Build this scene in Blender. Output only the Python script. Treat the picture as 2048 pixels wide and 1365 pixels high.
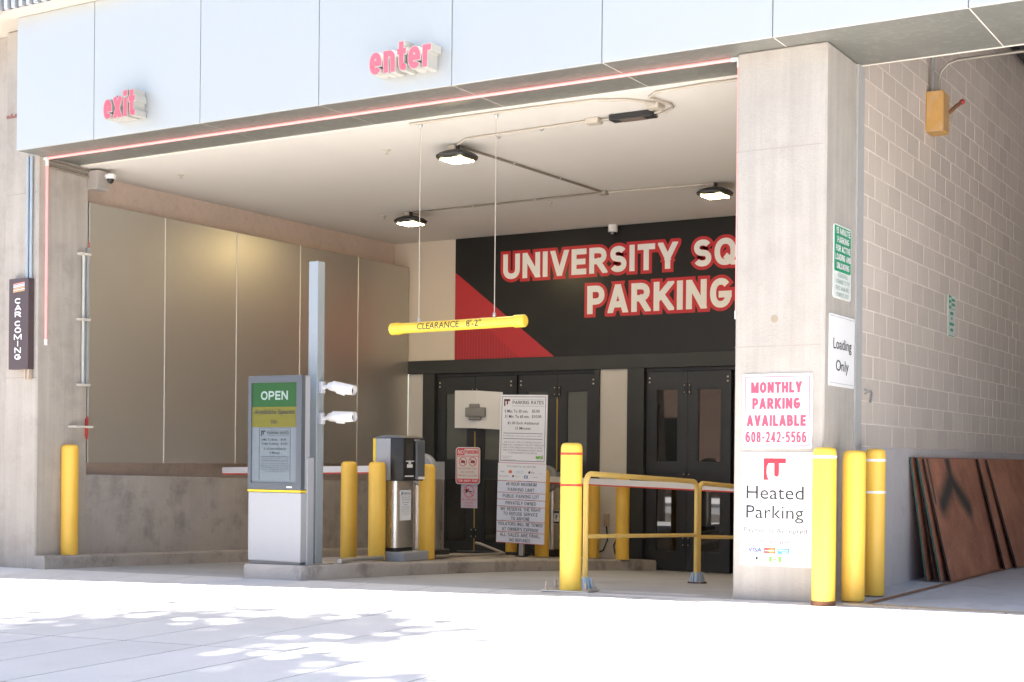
import bpy, bmesh, math, random
from mathutils import Vector, Matrix
random.seed(7)
R = math.radians
for o in list(bpy.data.objects): bpy.data.objects.remove(o)
scene = bpy.context.scene
COL = scene.collection

# ------------------------------------------------------------------ camera
# X runs along the facade, Y into the building, Z up (metres); z=0 is the pavement at the foot of the right pier
YAW, PITCH, ROLL = -0.542666404, -0.00401636852, 0.00961710538
cam = bpy.data.cameras.new('camera'); camo = bpy.data.objects.new('camera', cam); COL.objects.link(camo)
fw = Vector((math.sin(YAW)*math.cos(PITCH), math.cos(YAW)*math.cos(PITCH), math.sin(PITCH)))
rt = Vector((math.cos(YAW), -math.sin(YAW), 0)); up = rt.cross(fw)
r2 = rt*math.cos(ROLL)+up*math.sin(ROLL); u2 = -rt*math.sin(ROLL)+up*math.cos(ROLL)
CAMLOC = Vector((3.96415573, -12.4917718, 1.16392))
M = Matrix.Identity(4)
for i in range(3):
    M[i][0] = r2[i]; M[i][1] = u2[i]; M[i][2] = -fw[i]; M[i][3] = CAMLOC[i]
camo.matrix_world = M
FPX = 2892.32
cam.sensor_width = 36; cam.lens = FPX/2048*36; cam.shift_y = (931.41-682.5)/2048
cam.clip_start = 0.1; cam.clip_end = 2000
scene.camera = camo

# ------------------------------------------------------------------ sky, sun, exposure
SUN_EL = 62.0
tosun = Vector((-math.cos(R(SUN_EL)), -0.026, math.sin(R(SUN_EL)))).normalized()
world = bpy.data.worlds.new('World'); scene.world = world; world.use_nodes = True
wn = world.node_tree.nodes; wl = world.node_tree.links
sky = wn.new('ShaderNodeTexSky'); sky.sky_type = 'NISHITA'; sky.sun_disc = False
sky.sun_elevation = R(SUN_EL); sky.sun_rotation = R(270); sky.air_density = 1.0; sky.dust_density = 2.0; sky.ozone_density = 1.0
wl.new(sky.outputs[0], wn['Background'].inputs[0]); wn['Background'].inputs[1].default_value = 0.055
sd = bpy.data.lights.new('sun', 'SUN'); sd.energy = 5.0; sd.angle = R(0.53); sd.color = (1.0, 0.972, 0.94)
so = bpy.data.objects.new('sun', sd); COL.objects.link(so)
so.rotation_euler = tosun.to_track_quat('Z', 'Y').to_euler(); so.location = (-20, -3, 40)
scene.view_settings.view_transform = 'Standard'; scene.view_settings.look = 'None'
scene.view_settings.exposure = 2.8; scene.view_settings.gamma = 1.0
scene.view_settings.use_curve_mapping = False
scene.render.engine = 'CYCLES'
scene.cycles.max_bounces = 12; scene.cycles.diffuse_bounces = 10; scene.cycles.glossy_bounces = 4
scene.cycles.sample_clamp_indirect = 8.0

# ------------------------------------------------------------------ ground heights
def gz(X, Y):
    fr = 0.0169*(max(-14, min(X, 1.5))+0.75)
    if X > 0.05: return fr+0.02*max(-8, min(0, Y+1.03))
    if Y < -1.03: return fr+0.02*max(-8, Y+1.03)+.045*min(1, -X/9.4)*max(-2.0, Y+1.03)
    t = min(1, (Y+1.03)/7.43); w = .7*t+.3*t*t
    return fr*(1-w)-0.41*w
KERB = 0.15

# ------------------------------------------------------------------ materials
MATS = {}
def principled(name):
    m = bpy.data.materials.new(name); m.use_nodes = True
    nt = m.node_tree; return m, nt, nt.nodes['Principled BSDF']
def plain(name, col, rough=0.5, metal=0.0, spec=0.5, emit=0.0, emitcol=None):
    if name in MATS: return MATS[name]
    m, nt, b = principled(name)
    b.inputs['Base Color'].default_value = (*col, 1); b.inputs['Roughness'].default_value = rough
    b.inputs['Metallic'].default_value = metal; b.inputs['Specular IOR Level'].default_value = spec
    if emit: b.inputs['Emission Color'].default_value = (*(emitcol or col), 1); b.inputs['Emission Strength'].default_value = emit
    MATS[name] = m; return m
def surf(name, col, rough=0.7, metal=0.0, var=0.12, scale=2.0, fine=0.06, fscale=60.0, bump=0.15, bscale=120.0, streak=0.0, rnd=0.0,
         spot=0.0, spotcol=(0.1, 0.08, 0.06), spotscale=9.0, rvar=0.08, spec=0.5, tint=None, stretch=(1, 1, 1), emit=0.0, aniso=False):
    """base colour times large blotches, fine grain, vertical streaks, per-object random, dark spots"""
    if name in MATS: return MATS[name]
    m, nt, b = principled(name); N = nt.nodes; L = nt.links
    geo = N.new('ShaderNodeNewGeometry')
    mp = N.new('ShaderNodeMapping'); mp.inputs['Scale'].default_value = stretch; L.new(geo.outputs['Position'], mp.inputs[0])
    def noise(s, det=5, rough_=0.6, vec=None):
        n = N.new('ShaderNodeTexNoise'); n.inputs['Scale'].default_value = s; n.inputs['Detail'].default_value = det
        n.inputs['Roughness'].default_value = rough_; L.new(vec or mp.outputs[0], n.inputs['Vector']); return n.outputs['Fac']
    def math_(op, a, b_=None, c=None):
        n = N.new('ShaderNodeMath'); n.operation = op
        for i, v in enumerate((a, b_, c)):
            if v is None: continue
            if isinstance(v, (int, float)): n.inputs[i].default_value = v
            else: L.new(v, n.inputs[i])
        return n.outputs[0]
    big = noise(scale)
    f = math_('MULTIPLY_ADD', big, 2*var*2, 1-2*var)
    g = noise(fscale, 3)
    f = math_('MULTIPLY', f, math_('MULTIPLY_ADD', g, 4*fine, 1-2*fine))
    if streak:
        m2 = N.new('ShaderNodeMapping'); m2.inputs['Scale'].default_value = (7, 7, .35); L.new(geo.outputs['Position'], m2.inputs[0])
        f = math_('MULTIPLY', f, math_('MULTIPLY_ADD', noise(1.6, 4, .6, m2.outputs[0]), 4*streak, 1-2*streak))
    if rnd:
        oi = N.new('ShaderNodeObjectInfo'); f = math_('MULTIPLY', f, math_('MULTIPLY_ADD', oi.outputs['Random'], 2*rnd, 1-rnd))
    mul = N.new('ShaderNodeMixRGB'); mul.blend_type = 'MULTIPLY'; mul.inputs[0].default_value = 1
    mul.inputs[1].default_value = (*col, 1); L.new(f, mul.inputs[2]); out = mul.outputs[0]
    if tint:
        mx = N.new('ShaderNodeMixRGB'); mx.inputs[2].default_value = (*tint, 1); L.new(out, mx.inputs[1])
        rp = N.new('ShaderNodeMapRange'); rp.inputs[1].default_value = .45; rp.inputs[2].default_value = .75; rp.inputs[4].default_value = .6
        L.new(noise(scale*.7+.3, 6), rp.inputs[0]); L.new(rp.outputs[0], mx.inputs[0]); out = mx.outputs[0]
    if spot:
        mx = N.new('ShaderNodeMixRGB'); mx.inputs[2].default_value = (*spotcol, 1); L.new(out, mx.inputs[1])
        rp = N.new('ShaderNodeMapRange'); rp.inputs[1].default_value = .50; rp.inputs[2].default_value = .70; rp.inputs[4].default_value = spot
        L.new(noise(spotscale, 7, .68), rp.inputs[0]); L.new(rp.outputs[0], mx.inputs[0]); out = mx.outputs[0]
    L.new(out, b.inputs['Base Color'])
    L.new(math_('MULTIPLY_ADD', noise(scale*2.3), 2*rvar, rough-rvar), b.inputs['Roughness'])
    b.inputs['Metallic'].default_value = metal; b.inputs['Specular IOR Level'].default_value = spec
    if bump:
        bp = N.new('ShaderNodeBump'); bp.inputs['Strength'].default_value = bump; bp.inputs['Distance'].default_value = 0.01
        L.new(noise(bscale, 4), bp.inputs['Height']); L.new(bp.outputs[0], b.inputs['Normal'])
    MATS[name] = m; return m

CONC = surf('pier_concrete', (0.39, 0.355, 0.315), .85, var=.09, scale=1.6, streak=.10, fine=.05, bump=.25, bscale=60, spot=.30, spotcol=(.30, .255, .21), spotscale=3)
CONCL = surf('column_concrete', (0.41, 0.37, 0.325), .85, var=.11, scale=1.5, streak=.11, fine=.05, bump=.25, bscale=60, spot=.40, spotcol=(.25, .215, .18), spotscale=2.6)
CONCW = surf('low_wall_concrete', (0.42, 0.385, 0.36), .85, var=.13, scale=1.6, fine=.05, bump=.3, bscale=50, spot=.5, spotcol=(.14, .125, .115), spotscale=2.6, streak=.05)
CONCB = surf('beam_concrete', (0.60, 0.48, 0.40), .85, var=.08, scale=1.5, fine=.06, bump=.3, spot=.22, spotcol=(.26, .18, .14), spotscale=9)
KERBM = surf('kerb_concrete', (0.40, 0.36, 0.325), .85, var=.13, scale=2.2, fine=.07, bump=.35, bscale=70, spot=.5, spotcol=(.17, .145, .125), spotscale=5)
DIRTK = surf('dirty_kerb', (0.27, 0.235, 0.21), .85, var=.18, scale=2.0, fine=.07, bump=.35, bscale=70, spot=.75, spotcol=(.06, .05, .045), spotscale=4)
WALK = surf('sidewalk_concrete', (0.60, 0.58, 0.555), .85, var=.06, scale=.9, fine=.05, bump=.15, bscale=150, rnd=.04, spot=.10, spotcol=(.3, .26, .22), spotscale=3)
FLOOR = surf('driveway_concrete', (0.40, 0.40, 0.405), .7, var=.12, scale=.8, fine=.05, bump=.12, bscale=120, spot=.35, spotcol=(.17, .16, .155), spotscale=1.6)
BAYF = surf('bay_concrete', (0.58, 0.585, 0.60), .6, var=.08, scale=1.0, fine=.05, bump=.1, bscale=120, spot=.35, spotcol=(.22, .21, .21), spotscale=2.2)
JOINT = surf('joint_dirt', (0.12, 0.10, 0.09), .95, fine=.1)
CMU = surf('split_block', (0.60, 0.515, 0.445), .9, var=.04, scale=1.0, fine=.06, fscale=90, bump=.3, bscale=160, rnd=.06, streak=.03)
MORT = surf('mortar', (0.77, 0.68, 0.60), .95, var=.04, fine=.08, bump=.3)
WHITEBASE = surf('painted_base', (0.58, 0.53, 0.51), .8, var=.06, scale=1.5, fine=.04, bump=.15, spot=.25, spotcol=(.3, .25, .22), spotscale=6)
FASC = surf('fascia_panel_metal', (0.50, 0.515, 0.505), .40, metal=.35, var=.012, scale=.6, fine=.006, bump=0, rvar=.02, rnd=.015)
SOFF = surf('soffit_metal', (0.22, 0.22, 0.195), .42, metal=.45, var=.06, scale=1.2, fine=.04, bump=.05, bscale=30, spot=.2, spotcol=(.55, .54, .52), spotscale=14, rnd=.02)
SEAM = plain('seam_strip', (0.72, 0.66, 0.58), .6)
FSEAM = plain('fascia_gap', (0.35, 0.36, 0.40), .7)
CLAD = surf('satin_wall_panel', (0.53, 0.505, 0.46), .42, metal=.8, var=.03, scale=.7, fine=.015, bump=0.02, bscale=200, rvar=.03, rnd=.03)
PLASTER = surf('painted_ceiling', (0.66, 0.625, 0.57), .85, var=.03, scale=.7, fine=.02, bump=.06, bscale=140)
TANW = surf('tan_wall_paint', (0.66, 0.57, 0.46), .8, var=.03, scale=.8, fine=.02, bump=.05)
TANP = surf('pale_jamb_panel', (0.60, 0.56, 0.50), .6, var=.03, fine=.02, bump=0)
DARKM = surf('dark_door_paint', (0.022, 0.023, 0.024), .42, var=.12, scale=2, fine=.05, bump=.03, spot=.12, spotcol=(.07, .065, .055), spotscale=20)
DARKF = surf('dark_frame_paint', (0.030, 0.031, 0.029), .5, var=.12, scale=2, fine=.05, bump=.03)
def glass_mat(name, col, rough, ior):
    m, nt, b = principled(name); b.inputs['Base Color'].default_value = (*col, 1); b.inputs['Roughness'].default_value = rough
    b.inputs['IOR'].default_value = ior; b.inputs['Specular IOR Level'].default_value = .6; b.inputs['Coat Weight'].default_value = .4
    b.inputs['Coat Roughness'].default_value = .02; return m
LITPANE = glass_mat('glass_painted_lit_interior', (.085, .09, .075), .12, 1.5)  # olive-grey base colour stands in for the lit interior behind the panes
GLASS = glass_mat('dark_door_glass', (.008, .009, .009), .02, 1.65)
HARD = plain('bolt_head', (.62, .55, .42), .4, .6)
YEL = surf('bollard_yellow', (0.88, 0.53, 0.075), .42, var=.03, scale=1.5, fine=.02, bump=.03, bscale=40, spot=.06, spotcol=(.5, .3, .05), spotscale=6, rnd=.03)
YELB = surf('bright_yellow', (0.82, 0.54, 0.07), .42, var=.03, scale=1.5, fine=.02, bump=.03, bscale=40, spot=.06, spotcol=(.5, .3, .05), spotscale=6)
YRAIL = surf('rail_yellow', (0.78, 0.53, 0.14), .45, var=.05, scale=3, fine=.03, bump=.04, spot=.15, spotcol=(.4, .26, .06), spotscale=9)
BARY = surf('bar_yellow', (0.86, 0.60, 0.06), .4, var=.02, fine=.02, bump=.02)
REDT = plain('red_tape', (.62, .05, .03), .4); WHT = plain('white_tape', (.8, .78, .74), .4)
RUST = surf('rust', (.20, .085, .04), .9, var=.2, scale=8, fine=.15, bump=.5)
GALV = surf('galvanised', (.52, .53, .52), .42, metal=.8, var=.06, scale=6, fine=.05, bump=.03)
CONDUIT = surf('conduit_steel', (.40, .37, .31), .45, metal=.6, var=.06, scale=6, fine=.03, bump=0)
CONDP = surf('painted_conduit', (.46, .41, .34), .6, var=.06, scale=6, fine=.03, bump=0)
CONDB = surf('blue_grey_conduit', (.42, .48, .53), .4, metal=.5, var=.05, fine=.03, bump=0)
BLACKM = surf('black_housing', (.018, .018, .018), .45, var=.1, fine=.05, bump=.05)
WHITEP = surf('white_plastic', (.78, .76, .74), .35, var=.02, fine=.01, bump=0)
GREYP = surf('grey_plastic', (.30, .31, .33), .5, var=.04, fine=.02, bump=.02)
DGREY = surf('dark_grey_paint', (.10, .108, .118), .42, var=.04, fine=.02, bump=.02)
LGREY = surf('light_grey_paint', (.33, .335, .355), .42, var=.02, fine=.01, bump=.01)
POLEM = surf('pole_grey', (.33, .37, .40), .45, metal=.3, var=.04, fine=.02, bump=.02)
STEEL = surf('brushed_steel', (.62, .60, .57), .28, metal=.95, var=.04, scale=3, fine=.04, bump=.03, bscale=220, stretch=(1, 1, .05), rvar=.04)
WRUST = surf('rust_stained_metal', (.45, .36, .28), .6, var=.15, scale=5, fine=.06, bump=.1, spot=.6, spotcol=(.35, .16, .05), spotscale=8)
SIGNW = plain('sign_white', (.80, .79, .78), .45); SIGNG = plain('sign_grey_white', (.80, .80, .82), .45); SIGNB = plain('sign_pale_blue', (.72, .75, .84), .45)
INK = plain('black_ink', (.025, .025, .028), .5); GINK = plain('grey_ink', (.20, .20, .21), .5); LINK = plain('pale_ink', (.47, .47, .48), .5); PINK = plain('pale_red_ink', (.72, .50, .50), .5)
RED = plain('sign_red', (.74, .075, .13), .45); DRED = plain('logo_red', (.62, .03, .05), .45); LRED = plain('letter_red', (.80, .115, .16), .4)
GRN = plain('sign_green', (.03, .30, .15), .45); BRN = plain('sign_brown', (.075, .05, .055), .5)
MURB = surf('mural_black', (.016, .016, .015), .28, var=.01, fine=.0, bump=0, rvar=.005, spec=.35); MURR = plain('mural_red', (.46, .025, .033), .35); MURR2 = plain('mural_dark_red', (.33, .02, .028), .35)
MURW = plain('mural_cream', (.86, .84, .80), .4); MURO = plain('mural_outline', (.56, .022, .028), .4)
LEDM = plain('led_tube', (.72, .34, .33), .5, emit=.10, emitcol=(1.0, .30, .28))
LAMP = plain('lamp_lens', (.9, .85, .6), .3, emit=20.0, emitcol=(1.0, .78, .38))
PLY = None

# ------------------------------------------------------------------ mesh helpers
ORG = {}
def setprops(o, label=None, cat=None, group=None, kind=None):
    if label: o['label'] = label
    if cat: o['category'] = cat
    if group: o['group'] = group
    if kind: o['kind'] = kind
    return o
def thing(name, label, cat, loc=(0, 0, 0), group=None, rot=(0, 0, 0)):
    o = bpy.data.objects.new(name, None); COL.objects.link(o); o.location = loc; o.rotation_euler = rot
    o.empty_display_size = .1; ORG[o] = Vector(loc)
    return setprops(o, label, cat, group)
class MB:
    def __init__(s): s.v = []; s.f = []
    def add(s, vs, fs):
        n = len(s.v); s.v += [tuple(v) for v in vs]; s.f += [tuple(i+n for i in f) for f in fs]; return s
    def box(s, x0, x1, y0, y1, z0, z1):
        return s.add([(x0, y0, z0), (x1, y0, z0), (x1, y1, z0), (x0, y1, z0), (x0, y0, z1), (x1, y0, z1), (x1, y1, z1), (x0, y1, z1)],
                     [(0, 3, 2, 1), (4, 5, 6, 7), (0, 1, 5, 4), (1, 2, 6, 5), (2, 3, 7, 6), (3, 0, 4, 7)])
    def cbox(s, x0, x1, y0, y1, z0, z1, b=.01, seg=1):
        bm = bmesh.new(); bmesh.ops.create_cube(bm, size=1)
        for v in bm.verts: v.co = Vector((x0+(v.co.x+.5)*(x1-x0), y0+(v.co.y+.5)*(y1-y0), z0+(v.co.z+.5)*(z1-z0)))
        bmesh.ops.bevel(bm, geom=bm.edges[:], offset=b, segments=seg, affect='EDGES', profile=.5)
        bm.verts.ensure_lookup_table(); vs = [v.co[:] for v in bm.verts]; fs = [[v.index for v in f.verts] for f in bm.faces]; bm.free()
        return s.add(vs, fs)
    def prism(s, poly, axis, lo, hi):
        """extrude a polygon: axis 'x': poly (y,z); 'y': poly (x,z); 'z': poly (x,y)"""
        n = len(poly)
        def P(a, h): return {'x': (h, a[0], a[1]), 'y': (a[0], h, a[1]), 'z': (a[0], a[1], h)}[axis]
        vs = [P(a, lo) for a in poly]+[P(a, hi) for a in poly]
        fs = [tuple(range(n)), tuple(range(2*n-1, n-1, -1))]+[(i, i+n, (i+1) % n+n, (i+1) % n) for i in range(n)]
        return s.add(vs, fs)
    def tube(s, path, r, seg=10, caps=True):
        pts = [Vector(p) for p in path]; rings = []; nrm = None
        for i, p in enumerate(pts):
            d = ((pts[min(i+1, len(pts)-1)]-p).normalized()+(p-pts[max(i-1, 0)]).normalized()).normalized()
            if nrm is None:
                nrm = d.orthogonal().normalized()
            else:
                nrm = (nrm-d*nrm.dot(d)).normalized()
            bn = d.cross(nrm); rr = r[i] if isinstance(r, (list, tuple)) else r
            rings.append([p+(nrm*math.cos(2*math.pi*k/seg)+bn*math.sin(2*math.pi*k/seg))*rr for k in range(seg)])
        vs = [v for ring in rings for v in ring]; fs = []
        for i in range(len(rings)-1):
            for k in range(seg):
                a = i*seg+k; b = i*seg+(k+1) % seg; fs.append((a, b, b+seg, a+seg))
        if caps: fs += [tuple(range(seg-1, -1, -1)), tuple(range((len(rings)-1)*seg, len(rings)*seg))]
        return s.add(vs, fs)
    def lathe(s, prof, seg=24, c=(0, 0, 0), axis='z'):
        vs = []; fs = []
        for (r, h) in prof:
            for k in range(seg):
                a = 2*math.pi*k/seg; p = (r*math.cos(a), r*math.sin(a), h)
                if axis == 'x': p = (p[2], p[0], p[1])
                if axis == 'y': p = (p[0], p[2], p[1])
                vs.append((c[0]+p[0], c[1]+p[1], c[2]+p[2]))
        for i in range(len(prof)-1):
            for k in range(seg):
                a = i*seg+k; b = i*seg+(k+1) % seg; fs.append((a, b, b+seg, a+seg))
        fs += [tuple(range(seg-1, -1, -1)), tuple(range((len(prof)-1)*seg, len(prof)*seg))]
        return s.add(vs, fs)
    def rbox(s, x0, x1, y0, y1, z0, z1, r=.05, n=5):
        """upright box with rounded vertical corners"""
        poly = []
        for (cx, cy, a0) in ((x1-r, y1-r, 0), (x0+r, y1-r, 90), (x0+r, y0+r, 180), (x1-r, y0+r, 270)):
            for k in range(n+1):
                a = R(a0+90*k/n); poly.append((cx+r*math.cos(a), cy+r*math.sin(a)))
        return s.prism(poly, 'z', z0, z1)
    def mesh(s, name, org=(0, 0, 0), smooth=None):
        me = bpy.data.meshes.new(name); o = Vector(org)
        me.from_pydata([(v[0]-o[0], v[1]-o[1], v[2]-o[2]) for v in s.v], [], s.f)
        bm = bmesh.new(); bm.from_mesh(me); bmesh.ops.recalc_face_normals(bm, faces=bm.faces); bm.to_mesh(me); bm.free()
        if smooth:
            me.shade_smooth(); me.set_sharp_from_angle(angle=R(smooth))
        return me
    def build(s, name, mat, parent=None, smooth=None, kind=None):
        root = parent
        while root is not None and root.parent is not None: root = root.parent
        org = ORG.get(root, Vector((0, 0, 0)))
        me = s.mesh(name, org, smooth); me.materials.append(mat)
        o = bpy.data.objects.new(name, me); COL.objects.link(o)
        if parent is not None: o.parent = parent
        if kind: o['kind'] = kind
        return o
def struct(name, mb, mat, smooth=None):
    o = mb.build(name, mat, None, smooth); o['kind'] = 'structure'; return o
def single(name, mb, mat, label, cat, group=None, smooth=None):
    return setprops(mb.build(name, mat, None, smooth), label, cat, group)
def inst(name, me, loc, parent, rot=None):
    """object sharing mesh data, given at a world position under a parent thing"""
    o = bpy.data.objects.new(name, me); COL.objects.link(o)
    root = parent
    while root.parent is not None: root = root.parent
    o.parent = parent; o.location = Vector(loc)-ORG.get(root, Vector((0, 0, 0)))
    if rot: o.rotation_euler = rot
    return o
def copy_tree(o, parent=None):
    c = o.copy(); COL.objects.link(c)
    if parent is not None: c.parent = parent
    for ch in o.children: copy_tree(ch, c)
    return c

# lettering: the built-in font turned into flat (or extruded) meshes, fitted into a given box
def glyph_mesh(body, bold=0.0, extrude=0.0, spacing=1.0, res=3):
    cu = bpy.data.curves.new('lettering', 'FONT'); cu.body = body; cu.offset = bold; cu.extrude = extrude
    cu.resolution_u = res; cu.space_character = spacing; cu.size = 1; cu.align_x = 'LEFT'
    ob = bpy.data.objects.new('lettering', cu); COL.objects.link(ob)
    bpy.context.view_layer.update()
    me = bpy.data.meshes.new_from_object(ob.evaluated_get(bpy.context.evaluated_depsgraph_get()))
    bpy.data.objects.remove(ob); bpy.data.curves.remove(cu); return me
def lettering(body, parent, mat, plane, at, c, z, w, h, bold=0.0, depth=0.0, spacing=1.0, name='lettering', slant=0.0, grow=0.0, res=3):
    """plane '-y': faces the street, c is the X centre, at is Y; plane '+x': faces +X, c is the Y centre, at is X. w,h: size of the inked box"""
    me = glyph_mesh(body, bold, .5 if depth else 0, spacing, res)
    xs = [v.co.x for v in me.vertices]; ys = [v.co.y for v in me.vertices]
    x0, x1, y0, y1 = min(xs), max(xs), min(ys), max(ys)
    w += 2*grow; h += 2*grow
    root = parent
    while root.parent is not None: root = root.parent
    org = ORG.get(root, Vector((0, 0, 0)))
    for v in me.vertices:
        a = ((v.co.x-x0)/(x1-x0)-.5)*w; b = ((v.co.y-y0)/(y1-y0)-.5)*h; d = v.co.z*depth; a += b*slant
        p = (c+a, at-d, z+b) if plane == '-y' else (at+d, c+a, z+b)
        v.co = Vector(p)-org
    me.name = name; me.materials.clear(); me.materials.append(mat)
    o = bpy.data.objects.new(name, me); COL.objects.link(o); o.parent = parent; return o

# bold grotesque capitals drawn as strokes (x, y in 0..1 along the stroke centre lines), for painted and cut letters
def _arc(cx, cy, rx, ry, a0, a1, n=10, e=.90):
    out = []
    for k in range(n+1):
        a = R(a0+(a1-a0)*k/n); c, s_ = math.cos(a), math.sin(a)
        out.append((cx+rx*math.copysign(abs(c)**e, c), cy+ry*math.copysign(abs(s_)**e, s_)))
    return out
_bowl = lambda y0, y1, x=1.0: [(0, y1), (.5*x, y1)]+_arc(.5*x, (y0+y1)/2, .5*x, (y1-y0)/2, 90, -90, 8)+[(0, y0)]
GL = {'A': (.74, [[(.02, -.05), (.5, 1.12)], [(.98, -.05), (.5, 1.12)], [(.22, .24), (.78, .24)]]), 'B': (.66, [[(0, 0), (0, 1)], _bowl(.53, 1, .92), _bowl(0, .53)]),
 'C': (.68, [_arc(.5, .5, .5, .5, 42, 318, 18)]), 'D': (.68, [[(0, 0), (0, 1)], _bowl(0, 1)]), 'E': (.58, [[(0, 0), (0, 1)], [(0, 1), (1, 1)], [(0, .5), (.9, .5)], [(0, 0), (1, 0)]]),
 'F': (.56, [[(0, 0), (0, 1)], [(0, 1), (1, 1)], [(0, .48), (.88, .48)]]), 'G': (.72, [_arc(.5, .5, .5, .5, 42, 335, 20)+[(1, .42)], [(.56, .44), (1, .44)]]),
 'H': (.68, [[(0, 0), (0, 1)], [(1, 0), (1, 1)], [(0, .5), (1, .5)]]), 'I': (.0, [[(0, 0), (0, 1)]]), 'J': (.56, [[(1, 1), (1, .3)]+_arc(.5, .3, .5, .3, 0, -180, 10)]),
 'K': (.70, [[(0, 0), (0, 1)], [(.05, .36), (1.0, 1.08)], [(.36, .55), (1.02, -.06)]]), 'L': (.55, [[(0, 0), (0, 1)], [(0, 0), (1, 0)]]),
 'M': (.86, [[(0, 0), (0, 1)], [(1, 0), (1, 1)], [(.02, 1.05), (.5, .05)], [(.98, 1.05), (.5, .05)]]), 'N': (.70, [[(0, 0), (0, 1)], [(1, 0), (1, 1)], [(.02, 1.06), (.98, -.06)]]),
 'O': (.74, [_arc(.5, .5, .5, .5, 0, 360, 28)]), 'P': (.64, [[(0, 0), (0, 1)], _bowl(.42, 1)]), 'Q': (.74, [_arc(.5, .5, .5, .5, 0, 360, 28), [(.62, .24), (1.02, -.05)]]),
 'R': (.68, [[(0, 0), (0, 1)], _bowl(.46, 1, .95), [(.48, .46), (1.0, -.06)]]), 'S': (.62, [_arc(.5, .755, .48, .245, 25, 270, 14)+_arc(.5, .255, .5, .255, 90, -155, 14)[1:]]),
 'T': (.64, [[(.5, 0), (.5, 1)], [(0, 1), (1, 1)]]), 'U': (.68, [[(0, 1), (0, .36)]+_arc(.5, .36, .5, .36, 180, 360, 14)+[(1, 1)]]), 'V': (.72, [[(.02, 1.06), (.5, -.12)], [(.98, 1.06), (.5, -.12)]]),
 'W': (1.02, [[(.0, 1.06), (.26, -.12)], [(.5, 1.0), (.26, -.12)], [(.5, 1.0), (.74, -.12)], [(1.0, 1.06), (.74, -.12)]]), 'X': (.70, [[(.0, -.06), (1.0, 1.06)], [(.0, 1.06), (1.0, -.06)]]),
 'Y': (.70, [[(.5, 0), (.5, .45)], [(.0, 1.08), (.5, .36)], [(1.0, 1.08), (.5, .36)]]), 'Z': (.62, [[(0, 1), (1, 1)], [(0, 0), (1, 0)], [(.96, 1), (.04, 0)]]),
 '0': (.56, [_arc(.5, .5, .5, .5, 0, 360, 24)]), '1': (.34, [[(.8, 0), (.8, 1)], [(0, .74), (.8, 1.0)]]), '2': (.54, [_arc(.5, .70, .5, .30, 165, -35, 12)+[(.06, .0)], [(0, 0), (1, 0)]]),
 '3': (.54, [_arc(.48, .765, .46, .235, 155, -90, 12), _arc(.48, .265, .52, .265, 90, -155, 12)]), '4': (.58, [[(.76, 0), (.76, 1)], [(.76, 1.02), (.02, .26)], [(0, .26), (1, .26)]]),
 '5': (.54, [[(.95, 1), (.10, 1)], [(.10, 1), (.06, .52)], [(.06, .52)]+_arc(.46, .32, .54, .32, 120, -150, 12)]), '6': (.56, [_arc(.5, .30, .5, .30, 0, 360, 20), _arc(.5, .5, .5, .5, 50, 190, 12)]),
 '8': (.56, [_arc(.5, .76, .45, .24, 0, 360, 18), _arc(.5, .26, .5, .26, 0, 360, 18)]), '-': (.34, [[(0, .42), (1, .42)]]), '.': (.0, [[(0, 0), (0, .02)]]), ',': (.0, [[(0, .02), (-.06, -.12)]]), "'": (.0, [[(0, .78), (0, 1)]]), '"': (.22, [[(0, .78), (0, 1)], [(1, .78), (1, 1)]]),
 '$': (.56, [_arc(.5, .72, .48, .20, 25, 270, 12)+_arc(.5, .28, .5, .24, 90, -155, 12)[1:], [(.5, -.1), (.5, 1.1)]]),
 'e': (.60, [_arc(.5, .34, .5, .34, -38, -360, 20), [(0, .34), (1, .34)]]), 'n': (.58, [[(0, 0), (0, .68)], [(0, .42)]+_arc(.5, .42, .5, .26, 180, 0, 10)+[(1, 0)]]), 'x': (.62, [[(.0, -.06), (1.0, .74)], [(.0, .74), (1.0, -.06)]]),
 'i': (.0, [[(0, 0), (0, .62)], [(0, .95), (0, .98)]]), 't': (.42, [[(.42, .96), (.42, .2)]+_arc(.85, .2, .43, .2, 180, 270, 6)+[(1, 0)], [(0, .68), (1, .68)]]), 'r': (.40, [[(0, 0), (0, .68)], [(0, .40)]+_arc(.8, .40, .8, .28, 180, 80, 8)])}
ROUND = set('CGSOQJ0235689e$')
def _clip(poly, ax, lim, keep_less):
    out = []
    for i in range(len(poly)):
        p, q = poly[i], poly[(i+1) % len(poly)]; a = (p[ax] <= lim) == keep_less or p[ax] == lim; b = (q[ax] <= lim) == keep_less or q[ax] == lim
        if a: out.append(p)
        if a != b:
            t = (lim-p[ax])/(q[ax]-p[ax]); out.append((p[0]+t*(q[0]-p[0]), p[1]+t*(q[1]-p[1])))
    return out
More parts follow.
